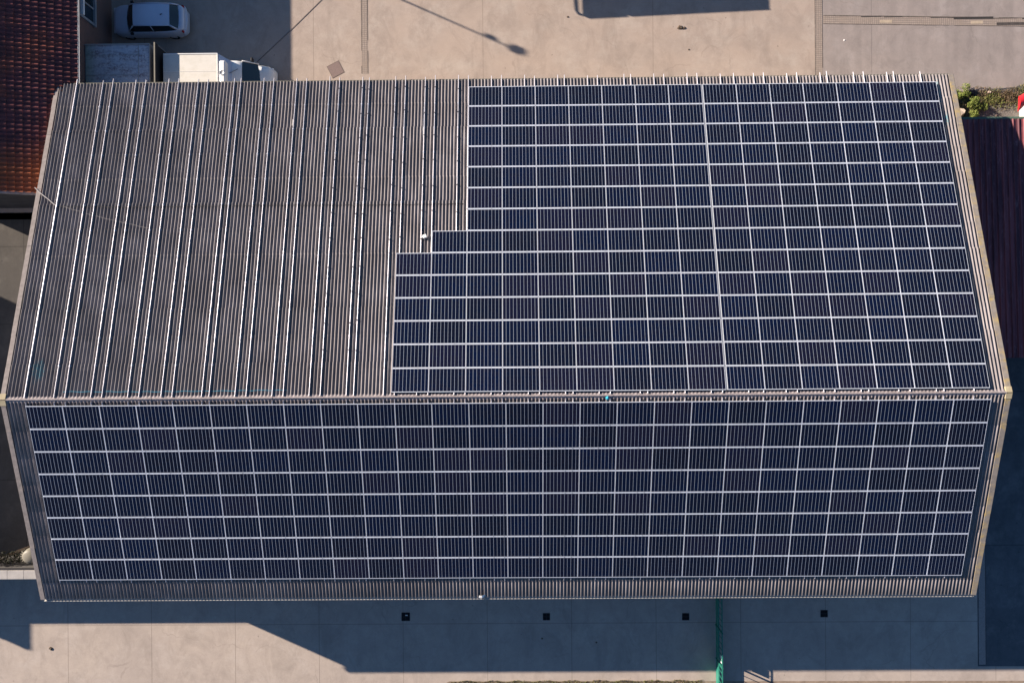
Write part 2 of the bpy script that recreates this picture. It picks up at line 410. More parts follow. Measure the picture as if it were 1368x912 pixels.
# walls
wx0, wx1, wy0, wy1 = X0+.14, X1-.2, -EL*CT+.14, EU*CT-.4
def zr(y): return ZR - abs(y)/CT*ST - .12
for xa, xb in ((wx0, wx0+.2), (wx1-.2, wx1)):
    b = MB(); prof = [(wy0,0),(wy1,0),(wy1,zr(wy1)),(0,ZR-.12),(wy0,zr(wy0))]
    A = [(xa,y,z) for y,z in prof]; B = [(xb,y,z) for y,z in prof]
    b.face(A); b.face(B[::-1])
    for i in range(5): b.face([A[i], A[(i+1)%5], B[(i+1)%5], B[i]])
    b.build('wall', M['render'], barn)
b = MB(); b.box(wx0+.2, wx1-.2, wy0, wy0+.2, 0, zr(wy0)); b.build('wall', M['render'], barn)
b = MB(); b.box(wx0+.2, wx1-.2, wy1-.2, wy1, 0, zr(wy1)); b.build('wall', M['render'], barn)
for xc in (-18, -9, 0, 14):
    b = MB()
    z = 0
    while z < 3.9: b.box(xc-2, xc+2, wy0-.05, wy0-.012, z, z+.125); z += .135
    d = b.build('door', M['steel'], barn)
    b = MB(); b.box(xc-2.12, xc+2.12, wy0-.11, wy0-.055, 3.94, 4.14); b.box(xc-2.12, xc-2.01, wy0-.11, wy0-.003, 0, 3.93); b.box(xc+2.01, xc+2.12, wy0-.11, wy0-.003, 0, 3.93)
    b.build('door_frame', M['dark_metal'], d)

# ------------------------------------------------------------------ solar panels
PW, PH = 1.742, 1.1618
def plane_rows():
    out = []   # (slope, row from ridge 1.., col, x_left, s_top-of-panel near ridge)
    U0 = .1876; XU = 8.669; G = .067
    for r in range(14):                       # r from ridge
        s = U0 + r*PH
        for c in range(7): out.append(('U', r+1, 7-c, XU+G/2+c*PW, s))
        nl = 9 if r < 6 else 8 if r < 7 else 7
        for c in range(nl): out.append(('U', r+1, 8+c, XU-G/2-(c+1)*PW, s))
    for r in range(8):
        for c in range(26): out.append(('L', r+1, c+1, -24.318+c*PW, .2637+r*PH))
    return out
PAN = plane_rows()
Cc = Vector(cam.location)
def parea(p):
    RF = RU if p[0] == 'U' else RL
    q = []
    for dx, ds in ((0,0),(PW,0),(PW,PH),(0,PH)):
        w = RF(p[3]+dx, p[4]+ds, .156) - Cc; q.append((w.x/-w.z, w.y/-w.z))
    return abs(sum(q[i][0]*q[(i+1)%4][1]-q[(i+1)%4][0]*q[i][1] for i in range(4)))/2
PAN.sort(key=lambda p: -parea(p))
gx, gy = .007, .010                            # half gaps between panels
fx, fy = .0125, .024                            # visible frame lips
def panel_geo(bf, bg, T, ui=0):
    hw, hh = PW/2-gx, PH/2-gy
    for x0, x1, y0, y1 in ((-hw,hw,-hh,-hh+fy),(-hw,hw,hh-fy,hh),(-hw,-hw+fx,-hh+fy,hh-fy),(hw-fx,hw,-hh+fy,hh-fy)):
        bf.box(x0,x1,y0,y1,-.035,0, 0, T)
    i = bg.face([T(Vector(p)) for p in ((-hw+fx,-hh+fy,-.003),(hw-fx,-hh+fy,-.003),(hw-fx,hh-fy,-.003),(-hw+fx,hh-fy,-.003))], 0 if bg is not bf else 1)
    e = .012; u0 = ui + e
    bg.uv[i] = [(u0,e),(ui+1-e,e),(ui+1-e,1-e),(u0,1-e)]
bf, bgm = MB(), MB()
idT = lambda v: v
panel_geo(bf, bgm, idT)
f_proto = g_proto = None
rp = random.Random(11)
stuff = MB(); ns = 0
for idx, (sl, row, col, xl, s) in enumerate(PAN):
    RF = RU if sl == 'U' else RL
    c = RF(xl+PW/2, s+PH/2, .156)
    rx = -TH if sl == 'U' else TH
    rot = Matrix.Rotation(rx + rp.uniform(-.0025,.0025), 4, 'X') @ Matrix.Rotation(rp.uniform(-.002,.002), 4, 'Y')
    if idx < 300:
        e = bpy.data.objects.new('solar_panel', None); COL.objects.link(e); e.empty_display_size = .3
        e.matrix_world = Matrix.Translation(c) @ rot
        if f_proto is None:
            fo = bf.build('frame', M['frame'], e); f_proto = fo
            go = bgm.build('glass', M['cells'], e, recalc=False); g_proto = go
        else:
            fo = f_proto.copy(); COL.objects.link(fo); fo.parent = e
            go = g_proto.copy(); COL.objects.link(go); go.parent = e
        if sl == 'U': lab = 'dark upper slope solar panel, %s row from the ridge, %s from the right end' % (ordw(row), ordw(col))
        else: lab = 'dark blue lower slope solar panel, %s row below the ridge, %s from the left end' % (ordw(row), ordw(col))
        tag(e, lab, 'solar panel', 'solar panels on the barn roof')
    else:
        mw = Matrix.Translation(c) @ rot
        ns += 1
        panel_geo(stuff, stuff, lambda v, mw=mw: mw @ v, ns)
o = stuff.build('solar_panels', [M['frame'], M['cells']], recalc=False)
tag(o, 'far rows of dark solar panels towards the eaves of the barn roof', 'solar panels', kind='stuff')

# ------------------------------------------------------------------ mounting rails
diffs = [8,3,7,3,7,3,6,3,8,2,7,3,7,3,7,3,7,2,8,3,6,3,7,3,7,3,7,3,7,2,7,3,8,2,7,3,7,3,7,4,6,3,7,3,7,2,8,3,7,2,8]
RX = [-24.37]
for d in diffs: RX.append(RX[-1] + d*P)
sc_ = 45.25/(RX[-1]-RX[0])
def rail_prof(w, h):
    # box section with rounded shoulders and a slot on top
    pts = [(-w/2, 0), (-w/2, h-.012)]
    for k in range(9):
        a = math.radians(32*(k/4-1)); pts.append((w/2*.94*math.sin(a)/math.sin(math.radians(32)), h-.010+.010*(math.cos(a)-math.cos(math.radians(32)))/(1-math.cos(math.radians(32)))))
    pts += [(w/2, h-.012), (w/2, 0)]
    return pts
def rail(RF, x, s0, s1, label, group, wide=1.0, dots=(), feet=(), splices=()):
    w, h = .034*wide, .062
    root_p = RF(x, s0, .05)
    root = empty('mounting_rail', root_p, 0, label, 'rail', group)
    inv = -Vector(root_p)
    b = MB(); pr = rail_prof(w, h)
    # several slightly kinked lengths
    nseg = max(2, int((s1-s0)/1.4)); rr = random.Random(int(x*1000)); rows = []
    for i in range(nseg+1):
        s = s0+(s1-s0)*i/nseg; jx = rr.uniform(-.0015,.0015); jn = 0
        rows.append([RF(x+px+jx, s, .05+pz+jn)+inv for px, pz in pr])
    b.grid(rows); b.face(rows[0]); b.face(rows[-1][::-1])
    b.build('rail', M['rail'], root, smooth=True, recalc=False)
    def rbox(bb, xa, xb, sa, sb, na, nb):
        P8 = [RF(xx, ss, nn)+inv for nn in (na, nb) for (xx, ss) in ((xa,sa),(xb,sa),(xb,sb),(xa,sb))]
        b0 = len(bb.v); bb.v += [tuple(p) for p in P8]
        for f in ((0,3,2,1),(4,5,6,7),(0,1,5,4),(1,2,6,5),(2,3,7,6),(3,0,4,7)): bb.f.append(tuple(b0+t for t in f)); bb.m.append(0)
    for s in feet:
        fb = MB(); rbox(fb, x-.034, x+.034, s-.03, s+.03, .022, .055); rbox(fb, x-.036, x-.022, s-.025, s+.025, .055, .10); rbox(fb, x-.010, x+.010, s-.012, s+.012, .110, .120)
        fb.build('bracket', M['frame'], root)
    for s in dots:
        fb = MB(); rbox(fb, x-.026, x+.026, s-.024, s+.024, .113, .128)
        fb.build('clamp', M['dark_metal'], root)
nb_ = sum(1 for x in RX if x < -7.5)
for i, x in enumerate(RX):
    j = random.Random(i).uniform(0, .12)
    bare = x < -3.6
    if x < -7.5: lab = 'bare aluminium rail running full length down the unpanelled slope, %s from the left verge' % ordw(i+1)
    elif bare: lab = 'short aluminium rail ending above the stepped corner of panels, %s from the left' % ordw(i-nb_+1)
    else: lab = 'aluminium rail beneath the upper solar array, end stub %s from the left' % ordw(i+1-sum(1 for q in RX if q < -3.6))
    feet = [s for s in lapsU[1:-1]] if bare else []
    dots = []
    if -10.4 < x < -3.6:
        stop = .1876+(9.5 if x < -8 else 6 if x < -5.5 else 7)*PH
        s = 16.45
        while s > (stop if x > -8 else 1.0): dots.append(s+random.Random(int(s*50)+i).uniform(-.1,.1)); s -= PH*1.22
    rail(RU, x, .075, EU+.10+j, lab, 'mounting rails on the upper slope', 1.4 if i == 0 else 1.0, dots, feet)
for i, x in enumerate(RX):
    j = random.Random(i+99).uniform(0, .05)
    if x > 20.95: continue
    rail(RL, x+(.05 if i == 0 else 0), .12, .2637+8*PH+.13+j, 'aluminium rail beneath the lower solar array, end stub %s from the left' % ordw(i+1), 'mounting rails on the lower slope')
cs = MB(); P8 = [RU(xx, ss, nn) for nn in (.125,.140) for (xx, ss) in ((8.669-.028,.19),(8.669+.028,.19),(8.669+.028,.1876+14*PH),(8.669-.028,.1876+14*PH))]
cs.v += [tuple(p) for p in P8]
for f in ((0,3,2,1),(4,5,6,7),(0,1,5,4),(1,2,6,5),(2,3,7,6),(3,0,4,7)): cs.f.append(f); cs.m.append(0)
tag(cs.build('cover_strip', M['steel']), 'narrow grey metal strip filling the gap between the two halves of the upper array', 'metal strip')
# mid clamps seen as dark specks in the row gaps of both arrays
# (they are fixed to the rails, so they are one small part of the barn's rail set)
cl = MB()
for RF, rows_, s0, lim in ((RU, 14, .1876, None), (RL, 8, .2637, None)):
    for x in RX:
        if RF is RU and x < -7.6: continue
        for r in range(1, rows_):
            if RF is RU and x < -3.6 and r >= 7: continue
            s = s0+r*PH
            P8 = [RF(xx, ss, nn) for nn in (.150, .160) for (xx, ss) in ((x-.022,s-.011),(x+.022,s-.011),(x+.022,s+.011),(x-.022,s+.011))]
            b0 = len(cl.v); cl.v += [tuple(p) for p in P8]
            for f in ((0,3,2,1),(4,5,6,7),(0,1,5,4),(1,2,6,5),(2,3,7,6),(3,0,4,7)): cl.f.append(tuple(b0+t for t in f)); cl.m.append(0)
o = cl.build('panel_clamps', M['dark_metal'], recalc=False)
tag(o, 'small dark clamps in the gaps between rows of solar panels', 'clamps', kind='stuff')

# ------------------------------------------------------------------ roof odds and ends
def on_roof_line(pts, n=.034, step=.02):
    """cable lying over the corrugations: pts are (x, s) on the upper slope"""
    out = []
    for (xa, sa), (xb, sb) in zip(pts[:-1], pts[1:]):
        m = max(2, int(math.hypot(xb-xa, sb-sa)/.09))
        for k in range(m): 
            t = k/m; x = xa+(xb-xa)*t; s = sa+(sb-sa)*t
            out.append(RU(x, s+.012*math.sin(x*7), n+.006*math.sin(x*11)))
    out.append(RU(pts[-1][0], pts[-1][1], n)); return out
b = MB(); b.tube(on_roof_line([(-24.4,9.88),(-20,9.80),(-14,9.84),(-9,9.80),(-3.75,9.82)], .040), .015, 6)
tag(b.build('cable', M['black'], smooth=True, recalc=False), 'black cable lying straight across the corrugations and under the bare rails', 'cable')
b = MB(); b.tube(on_roof_line([(-25.64,10.92),(-25.1,10.45),(-24.45,9.95)], .075), .022, 6)
tag(b.build('rope', M['rope'], smooth=True, recalc=False), 'pale rope slanting over the left verge of the bare slope', 'rope')
b = MB(); b.tube(on_roof_line([(-24.0,9.85),(-22.2,9.3),(-19.4,8.6)], .04), .005, 6)
tag(b.build('wire', M['rope'], smooth=True, recalc=False), 'thin pale wire trailing diagonally across the left bare slope', 'wire')
b = MB(); b.tube(on_roof_line([(-22.6,.36),(-18,.33),(-12,.36)], .045), .008, 6)
tag(b.build('string_line', M['blue_plastic'], smooth=True, recalc=False), 'thin blue string line lying just above the ridge on the bare slope', 'string')
b = MB(); c = RU(-5.66, 8.03, .10)
b.box(-.09,.09,-.09,.09,0,.10); b.box(-.16,-.085,-.03,.05,.01,.06)
o = b.build('junction_box', M['white_paint'], loc=c, bevel=.012); o.rotation_euler = (-TH,0,.3)
tag(o, 'small white junction box beside the stepped corner of panels', 'junction box')
b = MB(); random.seed(4)
ring = [(math.cos(a)*random.uniform(.07,.11), math.sin(a)*random.uniform(.09,.15), random.uniform(0,.02)) for a in [k*2*PI/10 for k in range(10)]]
for i in range(10): b.face([ring[i], ring[(i+1)%10], (0,0,.09)])
b.face(ring[::-1])
o = b.build('blue_rag', M['blue_plastic'], loc=(3.1,-.10,ZR+.045), smooth=True)
tag(o, 'small crumpled blue rag caught on the ridge', 'rag')
b = MB(); b.grid([[(-.16,-.08,0),(.0,-.1,.02),(.16,-.05,.0)],[(-.13,.06,.02),(.02,.05,.05),(.17,.09,.02)]]); b.grid([[(-.16,-.08,-.01),(.0,-.1,.01),(.16,-.05,-.01)],[(-.13,.06,.01),(.02,.05,.04),(.17,.09,.01)]])
o = b.build('plastic_scrap', M['white_paint'], loc=RL(-3.02, 10.66, .045)); o.rotation_euler = (TH,0,.1)
tag(o, 'scrap of white plastic on the lower eave beside the gutter', 'litter')
b = MB(); b.box(-.028,.028,-.18,.18,0,.03); o = b.build('metal_offcut', M['coping'], loc=RU(-12.74,14.5,.03), bevel=.006); o.rotation_euler = (-TH,0,0)
tag(o, 'small bright metal offcut lying on the bare slope near the upper eave', 'offcut')

# ------------------------------------------------------------------ tiled outbuilding, upper left
tb = empty('tiled_outbuilding', (-29.3,22,0), 0, 'low brick outbuilding with red-brown pantiled roof beside the parked car', 'building')
tbi = Vector((29.3,-22,0))
def tile_mat():
    m, nt, ln, b = new_mat('pantiles', .95, 0, .05)
    co = coords(nt, ln)
    n1 = noise(nt, ln, 1.1, 5, .65, co, .35, .7)
    c = mixc(nt, ln, n1, (.235,.08,.078), (.15,.057,.06))
    wn_ = nt.new('ShaderNodeTexWhiteNoise'); wn_.noise_dimensions = '3D'
    mp = coords(nt, ln, (1/.345,1/.25,0)); fl = nt.new('ShaderNodeVectorMath'); fl.operation = 'FLOOR'; ln.new(mp, fl.inputs[0]); ln.new(fl.outputs[0], wn_.inputs[0])
    c = mixc(nt, ln, math_n(nt, ln, 'MULTIPLY', wn_.outputs['Value'], .55), c, (.10,.045,.045))
    c = mixc(nt, ln, math_n(nt, ln, 'MULTIPLY', noise(nt, ln, .5, 3, .5, co, .5, .62), .45), c, (.34,.10,.05))
    c = mixc(nt, ln, math_n(nt, ln, 'MULTIPLY', noise(nt, ln, 3, 6, .75, co, .5, .66), .75), c, (.06,.045,.045))
    sep = nt.new('ShaderNodeSeparateXYZ'); ln.new(co, sep.inputs[0])
    r = nt.new('ShaderNodeMapRange'); ln.new(sep.outputs[1], r.inputs[0]); r.inputs[1].default_value = -8.6; r.inputs[2].default_value = -10.2
    c = mixc(nt, ln, math_n(nt, ln, 'MULTIPLY', r.outputs[0], .5), c, (.42,.13,.045))  # sunlit lower end of the roof painted as orange tile colour
    ln.new(c, b.inputs['Base Color']); return m
M['tiles'] = tile_mat()
def brick_mat(name, c1, c2, mortar, ori=0):
    m, nt, ln, b = new_mat(name, .9, 0, .2)
    tc = nt.new('ShaderNodeTexCoord'); sp = nt.new('ShaderNodeSeparateXYZ'); ln.new(tc.outputs['Object'], sp.inputs[0])
    cb = nt.new('ShaderNodeCombineXYZ'); ln.new(math_n(nt, ln, 'ADD', sp.outputs[0], sp.outputs[1]), cb.inputs[0]); ln.new(sp.outputs[2], cb.inputs[1])
    br = nt.new('ShaderNodeTexBrick'); br.inputs['Scale'].default_value = 1; br.inputs['Brick Width'].default_value = .23; br.inputs['Row Height'].default_value = .075; br.inputs['Mortar Size'].default_value = .006
    br.inputs['Color1'].default_value = (*c1,1); br.inputs['Color2'].default_value = (*c2,1); br.inputs['Mortar'].default_value = (*mortar,1)
    ln.new(cb.outputs[0], br.inputs['Vector']); ln.new(br.outputs[0], b.inputs['Base Color']); return m
M['dark_wall'] = simple('dark_render', (.05,.05,.055), .9, 0, .3, 2)  # one dark tone for the gable walls
M['brick'] = brick_mat('old_brick', (.20,.10,.08), (.14,.08,.07), (.22,.19,.17))
TE, TZ, TP = -24.50, 4.0, math.radians(20); TRX = -29.3; TY0, TY1 = 10.55, 44
def tile_slope(side):
    b = MB(); L = (TE-TRX)/math.cos(TP); nc = int(L/.345); gau = L/nc
    ny = int((TY1-TY0)/.25)*6
    for c in range(nc):
        rows = [[], [], []]
        for k in range(ny+1):
            y = TY0+(TY1-TY0)*k/ny; ph = 2*PI*(y-TY0)/.25
            h = .05*max(-.45, math.cos(ph)) 
            jj = .014*math.sin(c*12.9+math.floor((y-TY0)/.25+.5)*7.7)
            for ri, (s, n) in enumerate((((nc-c)*gau+.03, .0), ((nc-c-1)*gau, .045), ((nc-c-1)*gau, .0))):
                hx = (L-s); X = TE - hx*math.cos(TP)*0
                # s measured from eave upward
                up = L - s if False else s
                xx = TE - (up)*math.cos(TP); zz = TZ + up*math.sin(TP)
                nn = h + n + jj
                xx += nn*math.sin(TP); zz += nn*math.cos(TP)
                if side < 0: xx = 2*TRX - xx
                rows[ri].append(Vector((xx, y, zz))+tbi)
        b.grid(rows)
    return b.build('roof', M['tiles'], tb, smooth=False, recalc=False)
tile_slope(1); tile_slope(-1)
b = MB(); zt = TZ+(TE-TRX)*math.tan(TP)
y = TY0
while y < TY1:
    b.tube([Vector((TRX,y,zt+.03))+tbi, Vector((TRX,y+.42,zt+.035))+tbi], .12, 10); y += .44
b.build('ridge_tiles', M['tiles'], tb)
b = MB(); ww = .45
A = [(TE-ww,0),(TE-ww,TZ-.05+ww*math.tan(TP)),(TRX,zt-.06),(2*TRX-TE+ww,TZ-.05+ww*math.tan(TP)),(2*TRX-TE+ww,0)]
for yy in (TY0+.12, TY1-.4):
    b = MB()
    F = [Vector((x,yy,z))+tbi for x,z in A]; G = [Vector((x,yy+.25,z))+tbi for x,z in A]
    b.face(F); b.face(G[::-1])
    for i in range(5): b.face([F[i],F[(i+1)%5],G[(i+1)%5],G[i]])
    b.build('gable_wall', M['dark_wall'], tb)
for xx in (TE-ww-.25, 2*TRX-TE+ww):
    b = MB(); b.box(xx+29.3, xx+.25+29.3, TY0+.37-22, TY1-.4-22, 0, TZ+ww*math.tan(TP)-.07); b.build('wall', M['brick'], tb)
b = MB()   # verge mortar strip
for sg in (1,-1):
    p = []
    for up, n in ((0,.05),((TE-TRX)/math.cos(TP),.05)):
        xx = TE-up*math.cos(TP); zz = TZ+up*math.sin(TP)+n
        if sg < 0: xx = 2*TRX-xx
        p.append((xx,zz))
    b.grid([[Vector((p[0][0],TY0-.10,p[0][1]))+tbi, Vector((p[1][0],TY0-.10,p[1][1]))+tbi],[Vector((p[0][0],TY0+.03,p[0][1]+.02))+tbi, Vector((p[1][0],TY0+.03,p[1][1]+.02))+tbi],[Vector((p[0][0],TY0+.03,p[0][1]-.1))+tbi, Vector((p[1][0],TY0+.03,p[1][1]-.1))+tbi]])
    b.grid([[Vector((p[0][0],TY0-.10,p[0][1]))+tbi, Vector((p[1][0],TY0-.10,p[1][1]))+tbi],[Vector((p[0][0],TY0-.10,p[0][1]-.16))+tbi, Vector((p[1][0],TY0-.10,p[1][1]-.16))+tbi]])
b.build('verge', M['ridge'], tb, recalc=False)
b = MB(); rows = []; rows2 = []
for k in range(9):
    a = PI+PI*k/8; rows.append([Vector((TE+.06+.06*math.cos(a), yy, TZ+.06+.06*math.sin(a)))+tbi for yy in (TY0,TY1)]); rows2.append([Vector((TE+.06+.052*math.cos(a), yy, TZ+.06+.052*math.sin(a)))+tbi for yy in (TY0,TY1)])
b.grid(rows); b.grid(rows2); b.box(TE+.112+29.3,TE+.13+29.3,TY0-22,TY1-22,TZ+.05,TZ+.085)
b.build('gutter', M['steel'], tb, recalc=False)
wxo = TE-ww+29.3
w = MB(); w.box(wxo+.01, wxo+.10, 20.55-22, 20.68-22, 1.9, 3.5); w.box(wxo+.01, wxo+.10, 22.3-22, 22.43-22, 1.9, 3.5); w.box(wxo+.01, wxo+.10, 20.69-22, 22.29-22, 3.37, 3.5); w.box(wxo+.01, wxo+.16, 20.5-22, 22.48-22, 1.78, 1.89); w.box(wxo+.01,wxo+.07,21.45-22,21.53-22,1.9,3.36)
wo = w.build('window', M['steel'], tb)
w = MB(); w.box(wxo+.005, wxo+.03, 20.69-22, 21.44-22, 1.9, 3.36); w.box(wxo+.005, wxo+.03, 21.54-22, 22.29-22, 1.9, 3.36); w.build('pane', M['glass'], wo)
w = MB(); w.box(wxo+.30, wxo+.47, 20.45-22, 24.5-22, 3.40, 3.52); w.box(wxo, wxo+.30, 20.5-22, 20.55-22, 3.42,3.48); w.build('fascia_board', M['white_paint'], tb)

# ------------------------------------------------------------------ storage container body with upright tail lift
ct = empty('storage_container', (-22.9,18.0,0), 0, 'weathered grey lorry box used as storage with upright plate at its end', 'container')
def cmat():
    m, nt, ln, b = new_mat('weathered_top', .85, 0, .3)
    co = coords(nt, ln)
    c = mixc(nt, ln, noise(nt, ln, 1.8, 6, .75, coords(nt, ln, (.6,1.6,1)), .44, .58), (.46,.46,.50), (.24,.19,.21))
    c = mixc(nt, ln, noise(nt, ln, 9, 5, .8, co, .44, .6), c, (.60,.58,.58))
    sp = nt.new('ShaderNodeSeparateXYZ'); ln.new(co, sp.inputs[0])
    r = nt.new('ShaderNodeMapRange'); ln.new(sp.outputs[0], r.inputs[0]); r.inputs[1].default_value = -1.35; r.inputs[2].default_value = -1.95
    c = mixc(nt, ln, math_n(nt, ln, 'MULTIPLY', r.outputs[0], .7), c, (.30,.42,.33))
    ln.new(c, b.inputs['Base Color']); return m
M['ctop'] = cmat()
H = 2.70
cx0, cx1, cy0, cy1 = -24.93+22.9, -21.30+22.9, 16.75-18, 19.16-18
b = MB(); b.box(cx0,cx1,cy0,cy1,.25,H-.03); b.build('body', M['steel'], ct)
b = MB(); b.box(cx0+.06,cx1-.05,cy0+.06,cy1-.06,H-.028,H); b.build('top_panel', M['ctop'], ct)
b = MB(); b.box(cx0,cx1,cy1-.055,cy1+.01,H-.026,H+.045); b.box(cx1-.045,cx1+.012,cy0,cy1-.056,H-.026,H+.045); b.box(cx0,cx1,cy0-.01,cy0+.05,H-.026,H+.045)
b.box(cx1-.66,cx1-.63,cy0+.06,cy1-.06,H+.002,H+.018); b.box(cx0+.07,cx1-.67,cy1-.62,cy1-.60,H+.002,H+.014); b.box(cx0+.07,cx1-.67,cy1-1.72,cy1-1.69,H+.002,H+.014)
b.build('edge_trim', M['coping'], ct)
lx = -20.93+22.9
b = MB(); b.box(lx-.03,lx+.03,cy0+.05,cy1-.02,.5,2.93); l_ = b.build('tail_lift', M['dark_metal'], ct)
b = MB(); b.box(lx-.035,lx+.035,cy0+.05,cy1-.02,2.932,2.96); b.build('top_edge', M['cream'], l_)
b = MB(); b.tube([(lx+.02,cy1-.05,H-.1),(lx+.45,cy1-.45,1.0)], .018, 6); b.tube([(cx1,cy1-.08,1.0),(lx,cy1-.08,1.0)], .03, 6); b.tube([(cx1,cy0+.2,1.0),(lx,cy0+.2,1.0)], .03, 6); b.build('strut', M['steel'], l_)
b = MB()
for xx in (cx0+.3, cx1-.4):
    for yy in (cy0+.2, cy1-.4): b.box(xx, xx+.25, yy, yy+.2, 0, .248)
b.build('support_block', M['stone'], ct)

# ------------------------------------------------------------------ wheels
def wheel(parent, x, y, r, w, side):
    b = MB(); rows = []
    for k in range(28):
        a = 2*PI*k/28; ca, sa = math.cos(a), math.sin(a)
        rows.append([(x+ca*q, y+yy, r+sa*q) for q, yy in ((r*.62,-w/2),(r*.9,-w/2),(r,-w/2+.03),(r,w/2-.03),(r*.9,w/2),(r*.62,w/2))])
    rows.append(rows[0]); b.grid(rows)
    t = b.build('wheel', M['tyre'], parent, smooth=True)
    b = MB(); yy = y + side*(w/2-.03)
    for k in range(20):
        a, a2 = 2*PI*k/20, 2*PI*(k+1)/20
        b.face([(x, yy+side*.01, r), (x+math.cos(a)*r*.62, yy, r+math.sin(a)*r*.62), (x+math.cos(a2)*r*.62, yy, r+math.sin(a2)*r*.62)])
    b.build('rim', M['steel'], t)

# ------------------------------------------------------------------ silver car (bonnet to the left)
def lofted_car():
    car = empty('parked_car', (-22.35,21.38,0), 0, 'silver hatchback parked nose-in beside the brick outbuilding', 'car')
    Lh, Wh = 2.13, .86
    def half(x):       # half width along the length
        t = abs(x)/Lh
        return Wh*(1-max(0,(t-.72)/.28)**2.3*.34)
    # body sides: cross-sections from nose (-) to tail (+)
    def belt(x):
        if x < -1.15: return .72+.20*(x+Lh)/(Lh-1.15)
        return .92 + .06*min(1,(x+1.15)/2)
    b = MB(); rows = []
    xs = [-Lh, -Lh+.05, -Lh+.16, -1.85, -1.6, -1.3, -1.0, -.5, 0, .5, 1.0, 1.4, 1.7, 1.93, Lh-.1, Lh-.03, Lh]
    for i, x in enumerate(xs):
        h = half(x); zt = belt(x)
        if i == 0: h *= .90; zt -= .16
        if i == len(xs)-1: h *= .94; zt -= .30
        if i == len(xs)-2: zt -= .22; 
        if i == 1: zt -= .07
        rows.append([(x,-h*.97,.22),(x,-h,.40),(x,-h,.62),(x,-h*.965,zt-.06),(x,-h*.90,zt),(x,-h*.5,zt+.025),(x,0,zt+.035),(x,h*.5,zt+.025),(x,h*.90,zt),(x,h*.965,zt-.06),(x,h,.62),(x,h,.40),(x,h*.97,.22)])
    b.grid(rows); b.face(rows[0]); b.face(rows[-1][::-1])
    b.build('body', M['silver'], car, smooth=True)
    # greenhouse
    rz = 1.46
    def roofpt(x, t): return (x, t*.62, rz - .05*t*t - .02*abs(x-.35))
    b = MB(); rows = []
    RXs = [-.60, -.3, .2, .7, 1.2, 1.50]
    for x in RXs: rows.append([(x, t*.63, rz-.045*abs(t)**3 - .03*((x-.4)/.8)**2) for t in (-1,-.85,-.5,0,.5,.85,1)])
    b.grid(rows)
    r0, r1 = rows[0], rows[-1]
    for sgn in (0, -1):
        pass
    rows2 = [[(p[0],p[1],p[2]-.03) for p in r] for r in rows]; b.grid(rows2)
    b.build('roof', M['silver'], car, smooth=True)
    b = MB(); rw = [[(-1.12+.12*(t*t)-.06, t*.74, .955) for t in (-1,-.5,0,.5,1)], [(-.61, t*.62, rz-.075) for t in (-1,-.5,0,.5,1)]]
    b.grid(rw); b.build('windscreen', M['glass'], car, smooth=True, recalc=False)
    b = MB(); rw = [[(1.88-.10*t*t, t*.70, 1.0) for t in (-1,-.5,0,.5,1)], [(1.51, t*.60, rz-.085) for t in (-1,-.5,0,.5,1)]]
    b.grid(rw); b.build('rear_window', M['glass'], car, smooth=True, recalc=False)
    for sg in (-1, 1):
        b = MB(); b.grid([[(-1.0,sg*.78,.965),(-.3,sg*.80,.975),(.5,sg*.80,.985),(1.2,sg*.78,.99),(1.70,sg*.74,1.0)],[(-.55,sg*.635,rz-.075),(-.1,sg*.645,rz-.055),(.5,sg*.65,rz-.05),(1.0,sg*.645,rz-.06),(1.42,sg*.635,rz-.09)]])
        b.build('side_window', M['glass'], car, smooth=True, recalc=False)
        b = MB(); b.tube([(-1.06,sg*.76,.95),(-.60,sg*.63,rz-.06)], .028, 6); b.tube([(-.60,sg*.635,rz-.06),(.4,sg*.65,rz-.02),(1.50,sg*.632,rz-.07)], .026, 6); b.tube([(1.50,sg*.63,rz-.07),(1.84,sg*.72,1.0)], .045, 6); b.tube([(.42,sg*.815,.98),(.40,sg*.66,rz-.04)], .02, 6)
        b.build('pillar', M['silver'], car, smooth=True)
        b = MB(); b.box(-.92,-.76,sg*.84-.0 if sg>0 else -.98,sg*.98 if sg>0 else -.84,.95,1.07); b.build('mirror', M['black'], car, bevel=.02)
        b = MB(); b.box(-2.06,-1.86,sg*.60-.13,sg*.60+.13,.60,.73); b.build('headlight', M['lamp_clear'], car, bevel=.03)
        b = MB(); b.box(1.95,2.045,sg*.72-.06,sg*.72+.06,.68,.86); b.build('tail_light', M['lamp_red'], car, bevel=.02)
    b = MB(); rw = []
    for zz in (.42, .66, .68):
        rw.append([(2.06+.16*(1-t*t)-(.04 if zz<.5 else 0), t*.80, zz) for t in (-1,-.9,-.5,0,.5,.9,1)])
    rw.append([(1.98, t*.78, .69) for t in (-1,-.9,-.5,0,.5,.9,1)]); b.grid(rw); b.build('rear_bumper', M['silver'], car, smooth=True)
    b = MB(); b.tube([(1.0,-.02,rz-.03),(1.17,-.02,rz+.10)], [.03,.006], 8); b.build('aerial', M['black'], car)
    for x in (-1.32, 1.28):
        for sg in (-1, 1): wheel(car, x, sg*.76, .31, .19, sg)
    return car
lofted_car()

